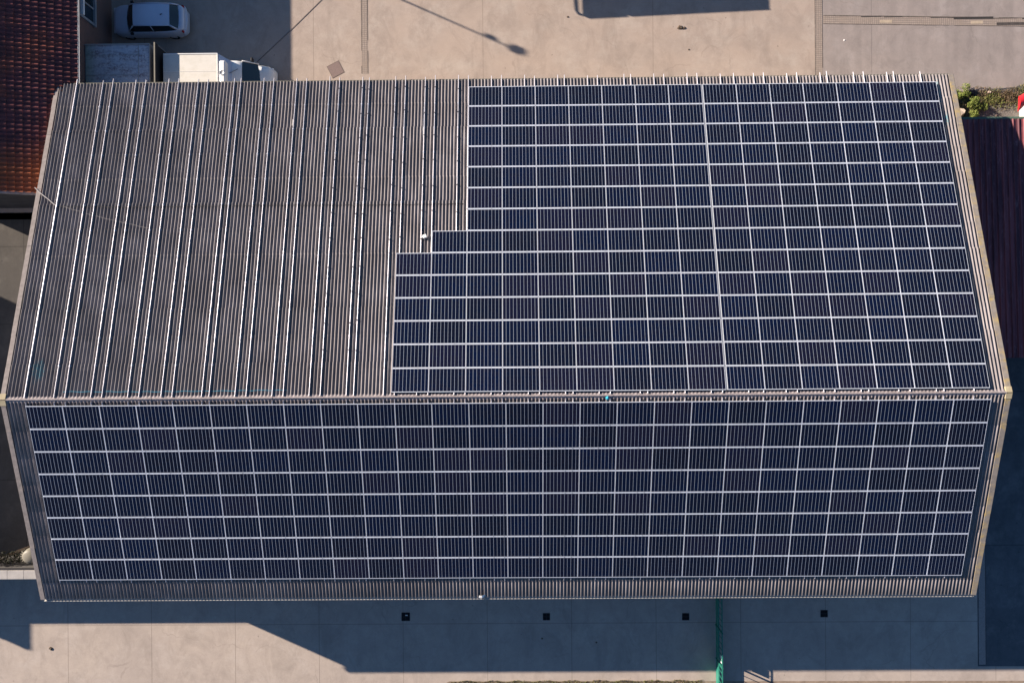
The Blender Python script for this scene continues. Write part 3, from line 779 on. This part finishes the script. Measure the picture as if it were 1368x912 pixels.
# ------------------------------------------------------------------ white refrigerated van
van = empty('box_van', (-18,17.55,0), 0, 'white refrigerated box van parked close along the barn eave', 'van')
vh = 2.5
ax0, ax1, ay0, ay1 = -20.68+18, -17.62+18, 16.62-17.55, 18.68-17.55
def vmat():
    m, nt, ln, b = new_mat('van_white', .45, 0, .4)
    co = coords(nt, ln)
    c = mixc(nt, ln, noise(nt, ln, 3, 5, .7, co, .4, .8), (.66,.63,.56), (.56,.53,.45))
    c = mixc(nt, ln, math_n(nt, ln, 'MULTIPLY', noise(nt, ln, 5, 5, .75, co, .66, .72), .7), c, (.42,.40,.16))
    ln.new(c, b.inputs['Base Color']); return m
M['vanw'] = vmat()
b = MB(); b.box(ax0,ax1,ay0,ay1,.55,vh); b.build('cargo_box', M['vanw'], van, bevel=.015)
b = MB(); b.box(ax0+.02,ax1-.02,ay1-.045,ay1+.004,vh+.002,vh+.025); b.box(ax1-.05,ax1-.01,ay0,ay1-.05,vh+.002,vh+.025); b.box(ax0+.02,ax1-.06,ay1-1.0,ay1-.985,vh+.002,vh+.01); b.build('roof_trim', M['white_paint'], van)
# cab: loft along x
b = MB(); rows = []
cabs = [(ax1+.03,.98,2.02),(ax1+.25,.97,2.05),(ax1+.75,.96,2.04),(ax1+1.02,.95,1.96),(ax1+1.10,.95,1.90)]
hy = (ay0+ay1)/2
for x, h, z in cabs: rows.append([(x,hy-h,.35),(x,hy-h,1.15),(x,hy-h*.90,z-.20),(x,hy-h*.80,z-.04),(x,hy-h*.4,z),(x,hy+h*.4,z),(x,hy+h*.80,z-.04),(x,hy+h*.90,z-.20),(x,hy+h,1.15),(x,hy+h,.35)])
b.grid(rows); b.face(rows[0]); b.build('cab', M['white_paint'], van, smooth=True)
b = MB(); rows = []
for x, h, z in [(ax1+1.10,.95,1.16),(ax1+1.9,.94,1.12),(ax1+2.25,.90,1.02),(ax1+2.48,.82,.88),(ax1+2.58,.72,.62),(ax1+2.58,.70,.35)]:
    rows.append([(x,hy-h,.35 if z>.4 else .3),(x,hy-h,max(.36,z-.25)),(x,hy-h*.86,z-.03),(x,hy-h*.4,z+.02),(x,hy+h*.4,z+.02),(x,hy+h*.86,z-.03),(x,hy+h,max(.36,z-.25)),(x,hy+h,.35 if z>.4 else .3)])
b.grid(rows); b.face(rows[-1][::-1]); b.build('bonnet', M['white_paint'], van, smooth=True)
b = MB(); b.grid([[(ax1+1.10,hy+t*.83,1.90-.05*t*t) for t in (-1,-.5,0,.5,1)],[(ax1+1.86-.12*t*t,hy+t*.90,1.16) for t in (-1,-.5,0,.5,1)]]); b.build('windscreen', M['glass'], van, smooth=True, recalc=False)
for sg in (-1,1):
    b = MB(); b.tube([(ax1+1.10,hy+sg*.84,1.86),(ax1+1.80,hy+sg*.92,1.16)], .035, 8); b.build('pillar', M['white_paint'], van, smooth=True)
    b = MB(); b.box(ax1+1.38,ax1+1.48,hy+sg*1.0-.02,hy+sg*1.0+.02,1.15,1.22); b.box(ax1+1.40,ax1+1.50,hy+sg*1.12-.1,hy+sg*1.12+.1,1.12,1.42); b.build('mirror', M['black'], van, bevel=.01)
    b = MB(); b.box(ax1+2.38,ax1+2.52,hy+sg*.70-.1,hy+sg*.70+.1,.64,.80); b.build('headlight', M['lamp_clear'], van, bevel=.02)
    b = MB(); b.face([(ax1+.2,hy+sg*.965,1.2),(ax1+1.1,hy+sg*.965,1.2),(ax1+1.05,hy+sg*.90,1.75),(ax1+.2,hy+sg*.905,1.78)]); b.build('side_window', M['glass'], van, recalc=False)
    for x in (ax0+.75, ax1+1.75): wheel(van, x, hy+sg*.86, .34, .22, sg)
# wind deflector shoulders and chiller unit
b = MB(); b.grid([[(ax1+.01,ay1-.02,vh-.05),(ax1+.01,ay0+.02,vh-.05)],[(ax1+.62,ay1-.30,2.02),(ax1+.62,ay0+.30,2.02)],[(ax1+.02,ay1-.02,1.9),(ax1+.02,ay0+.02,1.9)]]); 
b.face([(ax1+.01,ay1-.02,vh-.05),(ax1+.62,ay1-.30,2.02),(ax1+.02,ay1-.02,1.9)]); b.face([(ax1+.01,ay0+.02,vh-.05),(ax1+.62,ay0+.30,2.02),(ax1+.02,ay0+.02,1.9)])
b.build('wind_deflector', M['silver'], van, recalc=False)
b = MB(); b.box(ax1+.10,ax1+.42,hy-.75,hy+.62,2.06,vh+.06); ch = b.build('chiller_unit', M['white_paint'], van, bevel=.07)
b = MB(); cyv = hy-.08
rr_ = [[(ax1+.25+q*math.cos(a), cyv+q*math.sin(a), vh+z) for q, z in ((.03,.075),(.11,.075),(.125,.095),(.14,.075))] for a in [2*PI*k/20 for k in range(21)]]
b.grid(rr_); b.build('fan', M['steel'], ch, smooth=True)
b = MB(); b.tube([(ax1+.46,hy+.05,2.12),(ax1+.95,hy+.30,2.09)], .014, 6); b.build('roof_aerial', M['black'], van)

# ------------------------------------------------------------------ drains, setts, covers
def setts_mat():
    m, nt, ln, b = new_mat('setts', .9, 0, .2)
    tc = nt.new('ShaderNodeTexCoord')
    br = nt.new('ShaderNodeTexBrick'); br.offset = 0; br.inputs['Scale'].default_value = 1; br.inputs['Brick Width'].default_value = .115; br.inputs['Row Height'].default_value = .115; br.inputs['Mortar Size'].default_value = .010
    br.inputs['Color1'].default_value = (.36,.295,.25,1); br.inputs['Color2'].default_value = (.30,.25,.215,1); br.inputs['Mortar'].default_value = (.15,.125,.11,1)
    ln.new(tc.outputs['Object'], br.inputs['Vector'])
    c = mixc(nt, ln, noise(nt, ln, 1.5, 4, .6, tc.outputs['Object'], .4, .7), br.outputs[0], (.27,.22,.18))
    ln.new(c, b.inputs['Base Color']); return m
M['setts'] = setts_mat()
def strip(name, x0, x1, y0, y1, label, kerbs=True, mat=None, km=None, jag=False):
    e = empty(name, ((x0+x1)/2, (y0+y1)/2, 0), 0, label, 'drain')
    hw, hh = (x1-x0)/2, (y1-y0)/2
    b = MB(); b.box(-hw,hw,-hh,hh,-.02,.009); b.build('setts', mat or M['setts'], e)
    long_y = hh > hw
    rr = random.Random(int(x0*7))
    b = MB()
    if kerbs:
        for sg in (-1,1):
            t = -(hh if long_y else hw); end = -t
            while t < end:
                l = min(rr.uniform(.25,.9), end-t); wj = rr.uniform(.022,.04)*(1 if not jag or sg < 0 else 1.7)
                if rr.random() < .9:
                    if long_y: b.box(sg*hw-wj/2, sg*hw+wj/2, t, t+l-.01, -.02, .013)
                    else: b.box(t, t+l-.01, sg*hh-wj/2, sg*hh+wj/2, -.02, .013)
                t += l
        b.build('edging', km or M['edging'], e)
    return e
M['edging'] = simple('dark_edging', (.12,.10,.085), .9, 0, .4, 5)
strip('drain_channel', -10.16, -9.80, 18.40, 60, 'sett-paved drainage strip running up from the bare end of the barn')
strip('drain_channel', 16.50, 16.92, 16.5, 60, 'sett-paved drainage strip above the right half of the solar array')
e = strip('drain_channel', 16.97, 60, 20.96, 21.44, 'cracked crosswise paved drainage strip along the top right yard', jag=True); e.rotation_euler = (0,0,0)
e.location.z = 0; e.rotation_euler.z = -.024; e.location.y = 20.75
b = MB()
rr = random.Random(2); x = 17.0
while x < 34:
    l = rr.uniform(.3,1.6); d = (x-17)*.024
    if rr.random() < .75: b.box(x, x+l, 21.44-d, 21.44-d+rr.uniform(.02,.07), .003, .014)
    x += l+rr.uniform(0,.3)
b.box(24.6,26.9,21.19,21.33,.003,.015)
tag(b.build('tar_joint', simple('tar', (.04,.037,.035), .8)), 'broken dark tar joint along the crosswise strip in the top right yard', 'joint')
M['wet'] = simple('worn_setts', (.07,.06,.055), .8, 0, .4, 6)
b = MB(); b.box(28.0-.9,28.0+1.2,20.82,20.98,.010,.0155); 
tag(b.build('worn_patch', M['wet']), 'dark worn patch in the crosswise paved strip at the top right corner', 'patch')
M['pale_setts'] = simple('pale_setts', (.42,.34,.25), .9)
for x_, y_, l_ in ((25.6,20.92,'pale repaired patch in the crosswise strip beside the dark worn one'),(20.3,21.03,'pale repaired patch in the crosswise strip nearer the upright strip')):
    b = MB(); b.box(x_,x_+.7,y_,y_+.17,.010,.016); tag(b.build('repair_patch', M['pale_setts']), l_, 'patch')
strip('drain_channel', 25.80, 26.22, -16.6, -8, 'narrow shaded drain strip at the lower right corner of the barn', mat=simple('plain_setts', (.30,.26,.24), .9, 0, .15, 8), km=simple('dark_edge', (.09,.08,.08), .9))  # plain setts with darker edging
e = empty('manhole_cover', (-11.70,18.66,.004), math.radians(27), 'brown steel square manhole cover turned askew on the pale yard', 'manhole cover')
b = MB(); b.box(-.37,.37,-.37,.37,0,.012); b.build('plate', simple('rusty_plate', (.21,.155,.14), .8, .1, .18, 25), e)
b = MB()
for s1,s2,s3,s4 in ((-.40,.40,.374,.395),(-.40,.40,-.395,-.374),(-.395,-.374,-.374,.374),(.374,.395,-.374,.374)): b.box(s1,s2,s3,s4,0,.008)
b.build('rim', M['edging'], e)
M['grate_dark'] = simple('drain_hole', (.008,.008,.01), .9); M['grate_bar'] = simple('iron_bar', (.045,.045,.05), .7, .3)
def grate(x, y, s, label, nx, ny, k):
    e = empty('drain_grate', (x,y,.004), 0, label, 'drain grate', 'drain grates along the lower yard')
    b = MB(); b.box(-s,s,-s,s,0,.006); b.build('pit', M['grate_dark'], e)
    b = MB()
    for a in range(nx+1):
        xx = -s+2*s*a/nx; b.box(xx-.010,xx+.010,-s,s,.007,.016)
    for a in range(ny+1):
        yy = -s+2*s*a/ny
        for q in range(nx): b.box(-s+2*s*q/nx+.011, -s+2*s*(q+1)/nx-.011, yy-.010, yy+.010, .007,.0155)
    b.build('grating', M['grate_bar'], e)
    if k == 0:
        b = MB(); b.box(-.02,.12,.06,.11,.018,.024); tag(b.build('paper_scrap', M['white_paint'], loc=(x,y,.004)), 'tiny pale scrap lying on the leftmost drain grate', 'litter')
grate(-7.83,-13.62,.24,'dark square drain grate, leftmost of the four in the lower yard',2,2,0)
grate(.47,-13.66,.20,'dark square drain grate below the middle of the lower eave, second from left',2,2,1)
grate(8.66,-13.70,.20,'dark square drain grate just left of the green fence',1,2,2)
grate(16.78,-13.56,.20,'dark square drain grate right of the green fence',1,2,3)
# small debris
def debris(x, y, r, mat, name, label, z=.004, h=.5, seed=0):
    rr = random.Random(seed); b = MB(); n = 9
    r0 = [(x+math.cos(2*PI*k/n)*r*rr.uniform(.7,1.2), y+math.sin(2*PI*k/n)*r*rr.uniform(.6,1.1), z) for k in range(n)]
    r1 = [((p[0]-x)*.6+x, (p[1]-y)*.6+y, z+r*h*rr.uniform(.7,1.1)) for p in r0]
    b.grid([r0, r1], close=True); b.face(r1)
    tag(b.build(name, mat), label, name.replace('_', ' '))
M['dirt'] = simple('dirt_clod', (.10,.075,.055), .95)
debris(8.6,20.9,.17,M['dirt'],'dirt_clod','dark clod of dirt on the pale yard below the canopy shadow',h=.4,seed=3)
debris(8.83,20.86,.10,M['dirt'],'dirt_clod','smaller clod of dirt just right of the bigger one under the canopy shadow',h=.5,seed=5)
debris(-5.6,17.95,.09,M['dirt'],'dirt_clod','small clod right of the left drainage strip near the eave',seed=6)
debris(18.2,20.05,.06,M['white_paint'],'pebble','small white pebble on the grey yard right of the drainage strip',seed=7)
debris(9.1,19.6,.06,M['dirt'],'pebble','dark pebble on the yard near the upper eave beneath the canopy shadow',seed=8)
debris(2.0,21.6,.07,M['dirt'],'pebble','dark pebble just left of the canopy shadow near the top edge',seed=9)
debris(3.4,-15.2,.06,M['dirt'],'pebble','dark pebble right of the second drain grate in the shade',seed=10)
debris(.2,-14.95,.06,M['dirt'],'pebble','dark pebble just below the second drain grate in the shade',seed=11)
debris(-28.9,-15.4,.12,M['dirt'],'dirt_clod','dark clod at the tip of the shadow in the lower left corner',seed=12)
b = MB(); b.tube([(-9.0,26.5,.02),(-12.49,22.78,.02),(-14.6,20.75,.02),(-16.35,19.15,.02)], .010, 6)
tag(b.build('ground_cable', M['dark_metal'], smooth=True, recalc=False), 'thin dark cable lying diagonally across the yard above the van', 'cable')
# dried puddle splash and tyre marks are in the concrete

# ------------------------------------------------------------------ green fence
fe = empty('green_fence', (10.42,-13.5,0), 0, 'green metal fence with pickets running down from the lower eave', 'fence')
fs = 0
ya, yb = 3.4, -9.0
b = MB(); y = ya
while y > yb: b.box(-.012,.012,y-1.96,y,.04,.62); y -= 2.0
b.build('panel', M['green_paint'], fe)
for z in (.64, 1.33):
    b = MB(); b.box(-.03,.03,yb,ya,z-.02,z+.02); b.build('rail', M['green_paint'], fe)
y = ya-.1; k = 0
while y > yb and k < 90:
    b = MB(); 
    if k % 6 == 0: b.box(-.04,.04,y-.04,y+.04,0,1.40)
    else: b.box(-.014,.014,y-.016,y+.016,.662,1.308)
    b.build('post' if k % 6 == 0 else 'picket', M['green_paint'], fe); y -= .33; k += 1
b = MB(); b.box(-.05,.0,-.3,.3,0,0.01); 
o = MB(); o.box(.036,.05,-2.5,-2.05,.85,1.25); o.build('sign_plate', M['white_paint'], fe)
b = MB()
for yy in (-4.3,-3.5): b.tube([(.15,yy-.8,.02),(.15,yy,.02)], .02, 6)
b.v = []; b.f = []; b.m = []

# ------------------------------------------------------------------ right-hand shed
sh = empty('lean_shed', (31,8,0), 0, 'low shed with purple-brown ribbed metal roof at the right edge', 'shed')
def shmat():
    m, nt, ln, b = new_mat('plum_sheet', .6, 0, .3)
    co = coords(nt, ln)
    c = mixc(nt, ln, noise(nt, ln, 2.2, 5, .7, coords(nt, ln, (1.4,.06,1)), .42, .6), (.30,.085,.09), (.10,.035,.045))
    c = mixc(nt, ln, noise(nt, ln, 6, 6, .8, coords(nt, ln, (1,.3,1)), .55, .72), c, (.34,.17,.18))
    ln.new(c, b.inputs['Base Color']); return m
M['plum'] = shmat()
sx0, sx1, sy0, sy1 = 22.3-31, 36-31, 1.45-8, 14.55-8
def shz(y): return 2.60 + (sy1-y)/(sy1-sy0)*.35
b = MB(); rows = [[], []]; x = sx0; PR = .305
prof = [(0,0),(.19,0),(.22,.055),(.265,.055),(.300,0)]
while x < sx1:
    for px, pz in prof:
        rows[0].append((x+px, sy1, shz(sy1)+pz)); rows[1].append((x+px, sy0, shz(sy0)+pz))
    x += PR
b.grid(rows); b.build('roof', M['plum'], sh, recalc=False)
b = MB(); b.box(sx0,sx1,sy1+.002,sy1+.12,shz(sy1)-.10,shz(sy1)+.01); b.build('gutter', simple('green_gutter', (.09,.15,.11), .6, 0, .2, 3), sh)
for (a,c_,d,e_) in ((sx0,sx1,sy1-.2,sy1-.05),(sx0,sx1,sy0+.05,sy0+.2)):
    b = MB(); b.box(a+.1,c_-.1,d,e_,0,shz(d)-.05); b.build('wall', M['brick'], sh)
b = MB(); b.box(sx1-.25,sx1-.1,sy0+.21,sy1-.21,0,2.5); b.build('wall', M['brick'], sh)

# ------------------------------------------------------------------ weeds, gravel, rocks by the shed
def leaf_mat(name, c1, c2, c3):
    m, nt, ln, b = new_mat(name, .7, 0, .2)
    g = nt.new('ShaderNodeNewGeometry')
    r = nt.new('ShaderNodeValToRGB'); ln.new(g.outputs['Random Per Island'], r.inputs[0])
    r.color_ramp.elements[0].color = (*c1,1); r.color_ramp.elements[1].color = (*c3,1)
    el = r.color_ramp.elements.new(.5); el.color = (*c2,1)
    ln.new(r.outputs[0], b.inputs['Base Color'])
    return m
M['leaf'] = leaf_mat('bush_leaf', (.08,.12,.02), (.17,.22,.045), (.30,.32,.10))
M['moss'] = leaf_mat('weed_leaf', (.09,.10,.03), (.19,.16,.07), (.15,.20,.04))
M['dark_leaf'] = leaf_mat('scrub_leaf', (.012,.016,.008), (.025,.028,.016), (.06,.052,.04))
M['brown'] = leaf_mat('dry_weed', (.12,.08,.05), (.18,.125,.08), (.11,.10,.04))
def leaves(b, cx, cy, cz, rx, ry, rz, n, size, rr, mi=0):
    for _ in range(n):
        while True:
            p = Vector((rr.uniform(-1,1), rr.uniform(-1,1), rr.uniform(-.2,1)))
            if p.length < 1 and p.length > .35: break
        c = Vector((cx+p.x*rx, cy+p.y*ry, cz+p.z*rz))
        d = Vector((rr.uniform(-1,1), rr.uniform(-1,1), rr.uniform(-.3,.9))).normalized(); u = d.orthogonal().normalized(); w = d.cross(u)
        s = size*rr.uniform(.6,1.3)
        b.face([c-u*s, c+w*s*.45, c+u*s, c-w*s*.45], mi)
def bush(x, y, r, h, n, label, seed):
    n = int(n*1.3)
    rr = random.Random(seed); e = empty('bush', (x,y,0), 0, label, 'bush', 'bushes by the shed')
    b = MB()
    for k in range(7):
        a = rr.uniform(0,2*PI); q = rr.uniform(.1,1.05)*r
        leaves(b, math.cos(a)*q, math.sin(a)*q, h*rr.uniform(.2,.5), r*rr.uniform(.25,.7), r*rr.uniform(.2,.55), h*rr.uniform(.3,.6), n//7, .042, rr)
    b.build('foliage', M['leaf'], e, recalc=False)
    b = MB()
    for k in range(5):
        a = rr.uniform(0,2*PI); b.tube([(0,0,0),(math.cos(a)*r*.3,math.sin(a)*r*.3,h*.4),(math.cos(a)*r*.6,math.sin(a)*r*.6,h*.75)], [.02,.014,.005], 5)
    b.build('stems', M['dirt'], e, recalc=False)
bush(24.75,16.72,.62,.55,1500,'bright green bush nearest the verge, above the rocks',1)
bush(25.75,16.15,.52,.6,1300,'yellow-green bush just right of the dark gap by the shed',2)
bush(25.55,15.45,.40,.5,900,'small green bush at the left corner of the shed gutter',3)
b = MB(); rr = random.Random(9)
for _ in range(9000):
    x = rr.uniform(24.2,31); 
    top = 17.0+max(0,(x-28.2))*.42; bot = 16.15+max(0,(26.3-x))*-.9+ (x-26.3)*.0
    y = rr.gauss((top+bot)/2, (top-bot)/3.0)
    if y > top+.25 or y < 15.0: continue
    d = Vector((rr.uniform(-1,1), rr.uniform(-1,1), rr.uniform(0,1))).normalized(); u = d.orthogonal().normalized(); w = d.cross(u); s = rr.uniform(.02,.055)
    c = Vector((x, y, rr.uniform(.01,.10)))
    b.face([c-u*s, c+w*s*.5, c+u*s, c-w*s*.5], 0 if math.sin(x*3.1)+math.sin(y*5+x) + rr.uniform(-.8,.8) > 0 else 1)
tag(b.build('weeds', [M['moss'], M['brown']], recalc=False), 'low mossy weeds along the yard edge beyond the shed', 'weeds', kind='stuff')
def gravel_mat():
    m, nt, ln, b = new_mat('gravel', .95, 0, .2)
    co = coords(nt, ln)
    c = mixc(nt, ln, noise(nt, ln, 18, 6, .8, co, .35, .68), (.13,.12,.11), (.27,.245,.22))
    c = mixc(nt, ln, noise(nt, ln, 1.5, 5, .7, co, .5, .7), c, (.12,.10,.06))
    ln.new(c, b.inputs['Base Color'])
    bp = nt.new('ShaderNodeBump'); bp.inputs['Strength'].default_value = .8; bp.inputs['Distance'].default_value = .04
    ln.new(noise(nt, ln, 14, 5, .8, co), bp.inputs['Height']); ln.new(bp.outputs[0], b.inputs['Normal'])
    return m
sheet('gravel', [(22.4,14.2),(80,14.2),(80,18.55),(31,18.1),(28.2,17.1),(25.2,16.9),(22.4,17.25)], .008, gravel_mat())
for i, (x, y, r) in enumerate(((24.85,15.75,.34),(24.75,15.35,.25),(25.9,14.95,.16),(25.3,15.0,.13),(26.35,15.05,.12),(27.3,15.3,.10),(27.0,15.55,.08),(26.6,16.9,.12))):
    debris(x, y, r, M['stone'], 'rock', ['pale rock against the right verge below the bright bush','pale rock wedged between the verge and the shed gutter','small pale rock touching the shed gutter','small rock in the dark corner by the gutter','little rock on the gravel right of the pale rocks','little rock in the middle of the gravel patch','tiny rock on the gravel above the shed gutter','small rock among weeds beside the dark gap'][i], .008, .9, 30+i)
b = MB(); b.box(25.2,25.75,16.78,16.98,.0,.16); tag(b.build('gap_shade', simple('gap_shade_black', (.02,.02,.022), .8), bevel=.01), 'black slab standing in for the shade between the two larger bushes', 'slab')  # shade between the bushes made as a near-black slab

# red canopy over a white base at the right edge
rc = empty('red_hooded_bin', (28.55,15.95,0), 0, 'white bin with curved red hood standing on the gravel', 'bin')
b = MB(); rows = []
for k in range(9):
    a = PI*(.5 - .5*k/8 ) ; 
    yy = .30*math.cos(a*1)+.05; zz = .80+.26*math.sin(a)
    rows.append([(-.62+.12*(k/8)**2, yy*1.0-.0, zz),( .6, yy+.25, zz)])
rows2 = [[(p[0],p[1],p[2]-.04) for p in r] for r in rows]
rows = []
for t in range(9):
    u = t/8; x = -.92+.10*math.cos(u*PI)+u*1.4
    rows.append([(x+.0, -.42+.55*min(1,u*2.2)-.05, .80),(x-.02, -.22+.55*min(1,u*2.2), 1.02),(x, .12+.45*min(1,u*2.0), 1.08),(x+.04,.36+.38*min(1,u*2.0), .98),(x+.06,.42+.38*min(1,u*2.0), .80)])
b.grid(rows); b.grid([[(p[0],p[1],p[2]-.03) for p in r] for r in rows]); b.face(rows[0]); 
b.build('hood', M['red_plastic'], rc, smooth=True, recalc=False)
b = MB(); b.box(-.18,.9,-.85,.1,.0,.79); bd = b.build('body', M['white_paint'], rc, bevel=.03)
b = MB(); b.box(0,.6,-.862,-.852,.3,.5); b.build('slot', M['black'], bd)

# ------------------------------------------------------------------ lower-left: wall, tank, shrub; unseen wall added out of frame to cast the shadow
bw = empty('boundary_wall', (-35,-9.93,0), 0, 'tall wall with pale coping meeting the lower left of the barn', 'wall')
b = MB(); b.box(-30,9.6,-.18,.18,0,3.28); b.build('masonry', simple('dark_blockwork', (.10,.095,.09), .9), bw)
b = MB(); x = -30
while x < 9.6: b.box(x, x+.89, -.235,.235,3.281,3.40); x += .9
b.build('coping', M['coping'], bw, bevel=.01)
b = MB(); b.box(-30,9.6,.24,.30,3.15,3.32); b.build('gutter', M['dark_metal'], bw)
tk = empty('water_tank', (-27.98,-9.0,0), 0, 'cream ribbed plastic tank behind the boundary wall', 'tank')
b = MB()
prof = [(.50,.3)]
z = .3
while z < 2.85: prof += [(.53,z+.06),(.53,z+.16),(.50,z+.20)]; z += .25
prof += [(.46,z+.12),(.30,z+.2),(.0,z+.23)]
rows = [[(r*.8*math.cos(2*PI*k/28), r*.8*math.sin(2*PI*k/28), z) for k in range(28)] for r, z in prof if r > 0]
b.grid(rows, close=True); b.face(rows[-1]); b.build('tank_body', M['cream'], tk, smooth=True)
b = MB()
for k in range(5):
    a = math.radians(150+k*16); b.tube([(.2*math.cos(a),.2*math.sin(a),z+.16),(.50*math.cos(a),.50*math.sin(a),z+.03),(.56*math.cos(a),.56*math.sin(a),z-.3)], .02, 6)
b.build('rib', M['cream'], tk, smooth=True)
b = MB(); b.box(-.55,.55,-.55,.55,0,.299); b.build('plinth', M['stone'], tk)
e = empty('shrub', (-30.1,-9.35,0), 0, 'dark scrubby shrub growing behind the boundary wall', 'shrub')
b = MB(); rr = random.Random(21); leaves(b, 0,0,1.9,1.7,.3,1.0,1100,.07,rr); b.build('foliage', M['dark_leaf'], e, recalc=False)
b = MB(); [b.tube([(0,0,0),(rr.uniform(-.3,.3),0,1.2),(rr.uniform(-1,1),rr.uniform(-.2,.2),2.6)],[.05,.035,.01],6) for _ in range(6)]; b.build('trunk', M['dirt'], e, recalc=False)

def block(name, x0, x1, y0, y1, z, label, mat):
    cx, cy = (x0+x1)/2, (y0+y1)/2
    e = empty(name, (cx,cy,0), 0, label, 'building')
    b = MB(); b.box(x0-cx,x1-cx,y0-cy,y1-cy,0,z-.3); b.build('wall', mat, e)
    b = MB(); b.box(x0-cx-.15,x1-cx+.15,y0-cy-.15,y1-cy+.15,z-.298,z); b.build('roof', M['barge'], e)
    for k in range(5):
        yy = y0-cy+1.2+k*(y1-y0-2.4)/4.6
        w = MB(); w.box(x1-cx+.003,x1-cx+.06,yy,yy+1.4,1.0,2.3); wo = w.build('window', M['white_paint'], e)
        w = MB(); w.box(x1-cx+.063,x1-cx+.07,yy+.1,yy+1.3,1.1,2.2); w.build('pane', M['glass'], wo)
HB = 6.0
nx = -30.02 - KX*HB; nys = -15.5 - KY*HB; nyn = 4.7 - KY*HB
nw = empty('shadow_wall', (nx-.15,(nys+nyn)/2,0), 0, 'unseen tall wall added left of the lane to cast the lower left shadow', 'wall')  # added wall, kept thin and tall so its shadow edge slants
hl = (nyn-nys)/2
b = MB(); b.box(-.12,.12,-hl,hl,0,HB-.08); b.build('masonry', M['render'], nw)
b = MB(); b.box(-.16,.15,-hl,hl,HB-.079,HB); b.build('coping', M['coping'], nw)
b = MB(); y = -hl+.2
while y < hl: b.box(-.30,-.125,y-.15,y+.15,0,HB-.5); y += 3
b.build('piers', M['render'], nw)

# ------------------------------------------------------------------ unseen canopy shaped for its shadow, and street lamp, above the frame
lo = empty('shadow_canopy', (0,26.75,0), math.radians(2.2), 'unseen flat canopy added beyond the top of the yard to cast its shadow', 'canopy')
LX0, LX1, LY = -5.2, 5.45, -1.22
b = MB(); b.box(LX0, LX1, LY, LY+5.5, 3.24, 3.40); b.build('roof', M['steel'], lo, bevel=.02)
b = MB(); b.box(LX0+.02, -2.9, LY-.06, LY-.002, 3.22, 3.42); b.box(-2.7, LX1-.02, LY-.06, LY-.002, 3.22, 3.42); b.build('fascia', M['white_paint'], lo)
for xx in (LX0+1.5, 0, LX1-1.5):
    for yy in (LY+1.6, LY+4.6):
        b = MB(); b.box(xx-.07, xx+.07, yy-.07, yy+.07, 0, 3.238); b.build('post', M['steel'], lo)
b = MB(); b.tube([(LX0+.1,LY+.02,3.32),(LX0-.35,LY+.12,3.32),(LX0-.50,LY+.35,3.32),(LX0-.55,LY+1.6,3.32),(LX0+.05,LY+1.7,3.32)], .055, 8); b.build('shadow_loop', M['steel'], lo, smooth=True)
hd = (-1.25,19.78); HL = 8.0
bx, by = hd[0]-KX*HL, hd[1]-KY*HL
lp = empty('street_lamp', (bx,by,0), 0, 'tall galvanised lamp post beyond the top left corner', 'street lamp')
b = MB(); b.tube([(0,0,0),(0,0,1.4),(0,0,1.45),(0,0,HL)], [.09,.09,.055,.045], 12); b.build('pole', M['steel'], lp, smooth=True)
b = MB(); b.box(-.14,.14,-.14,.14,-.02,.0); b.box(-.12,.30,-.17,.17,HL-.06,HL+.22); b.build('lamp_head', M['steel'], lp)
b = MB(); b.tube([(-.15,0,HL-.5),(.22,0,HL-.55)], .03, 6); b.box(.12,.32,-.10,.10,HL-.72,HL-.48); b.build('bracket', M['steel'], lp)

# grass verge below the yard
b = MB(); rr = random.Random(17)
for _ in range(9000):
    x = rr.uniform(-5.7, 9.6); y = -17.42 - rr.random()**1.3*1.1 - .03*rr.random() + .04*math.sin(x*4)
    if x < -5.2: y -= (-5.2-x)
    c = Vector((x,y,rr.uniform(.01,.07))); d = Vector((rr.uniform(-1,1), rr.uniform(-1,1), rr.uniform(0,1))).normalized(); u = d.orthogonal().normalized(); w = d.cross(u); s = rr.uniform(.02,.05)
    b.face([c-u*s, c+w*s*.5, c+u*s, c-w*s*.5], 0 if rr.random() > .5 else 1)
tag(b.build('verge_grass', [M['moss'], M['brown']], recalc=False), 'ragged grass verge along the bottom edge of the yard', 'grass', kind='stuff')
b = MB(); b.face([(-5.6,-17.6,.006),(-5.3,-17.45,.006),(90,-17.75,.006),(90,-60,.006),(-5.6,-60,.006)]); tag(b.build('verge_soil', simple('soil', (.26,.20,.15), .95, 0, .3, 3), recalc=False), kind='structure')
bpy.context.view_layer.update()
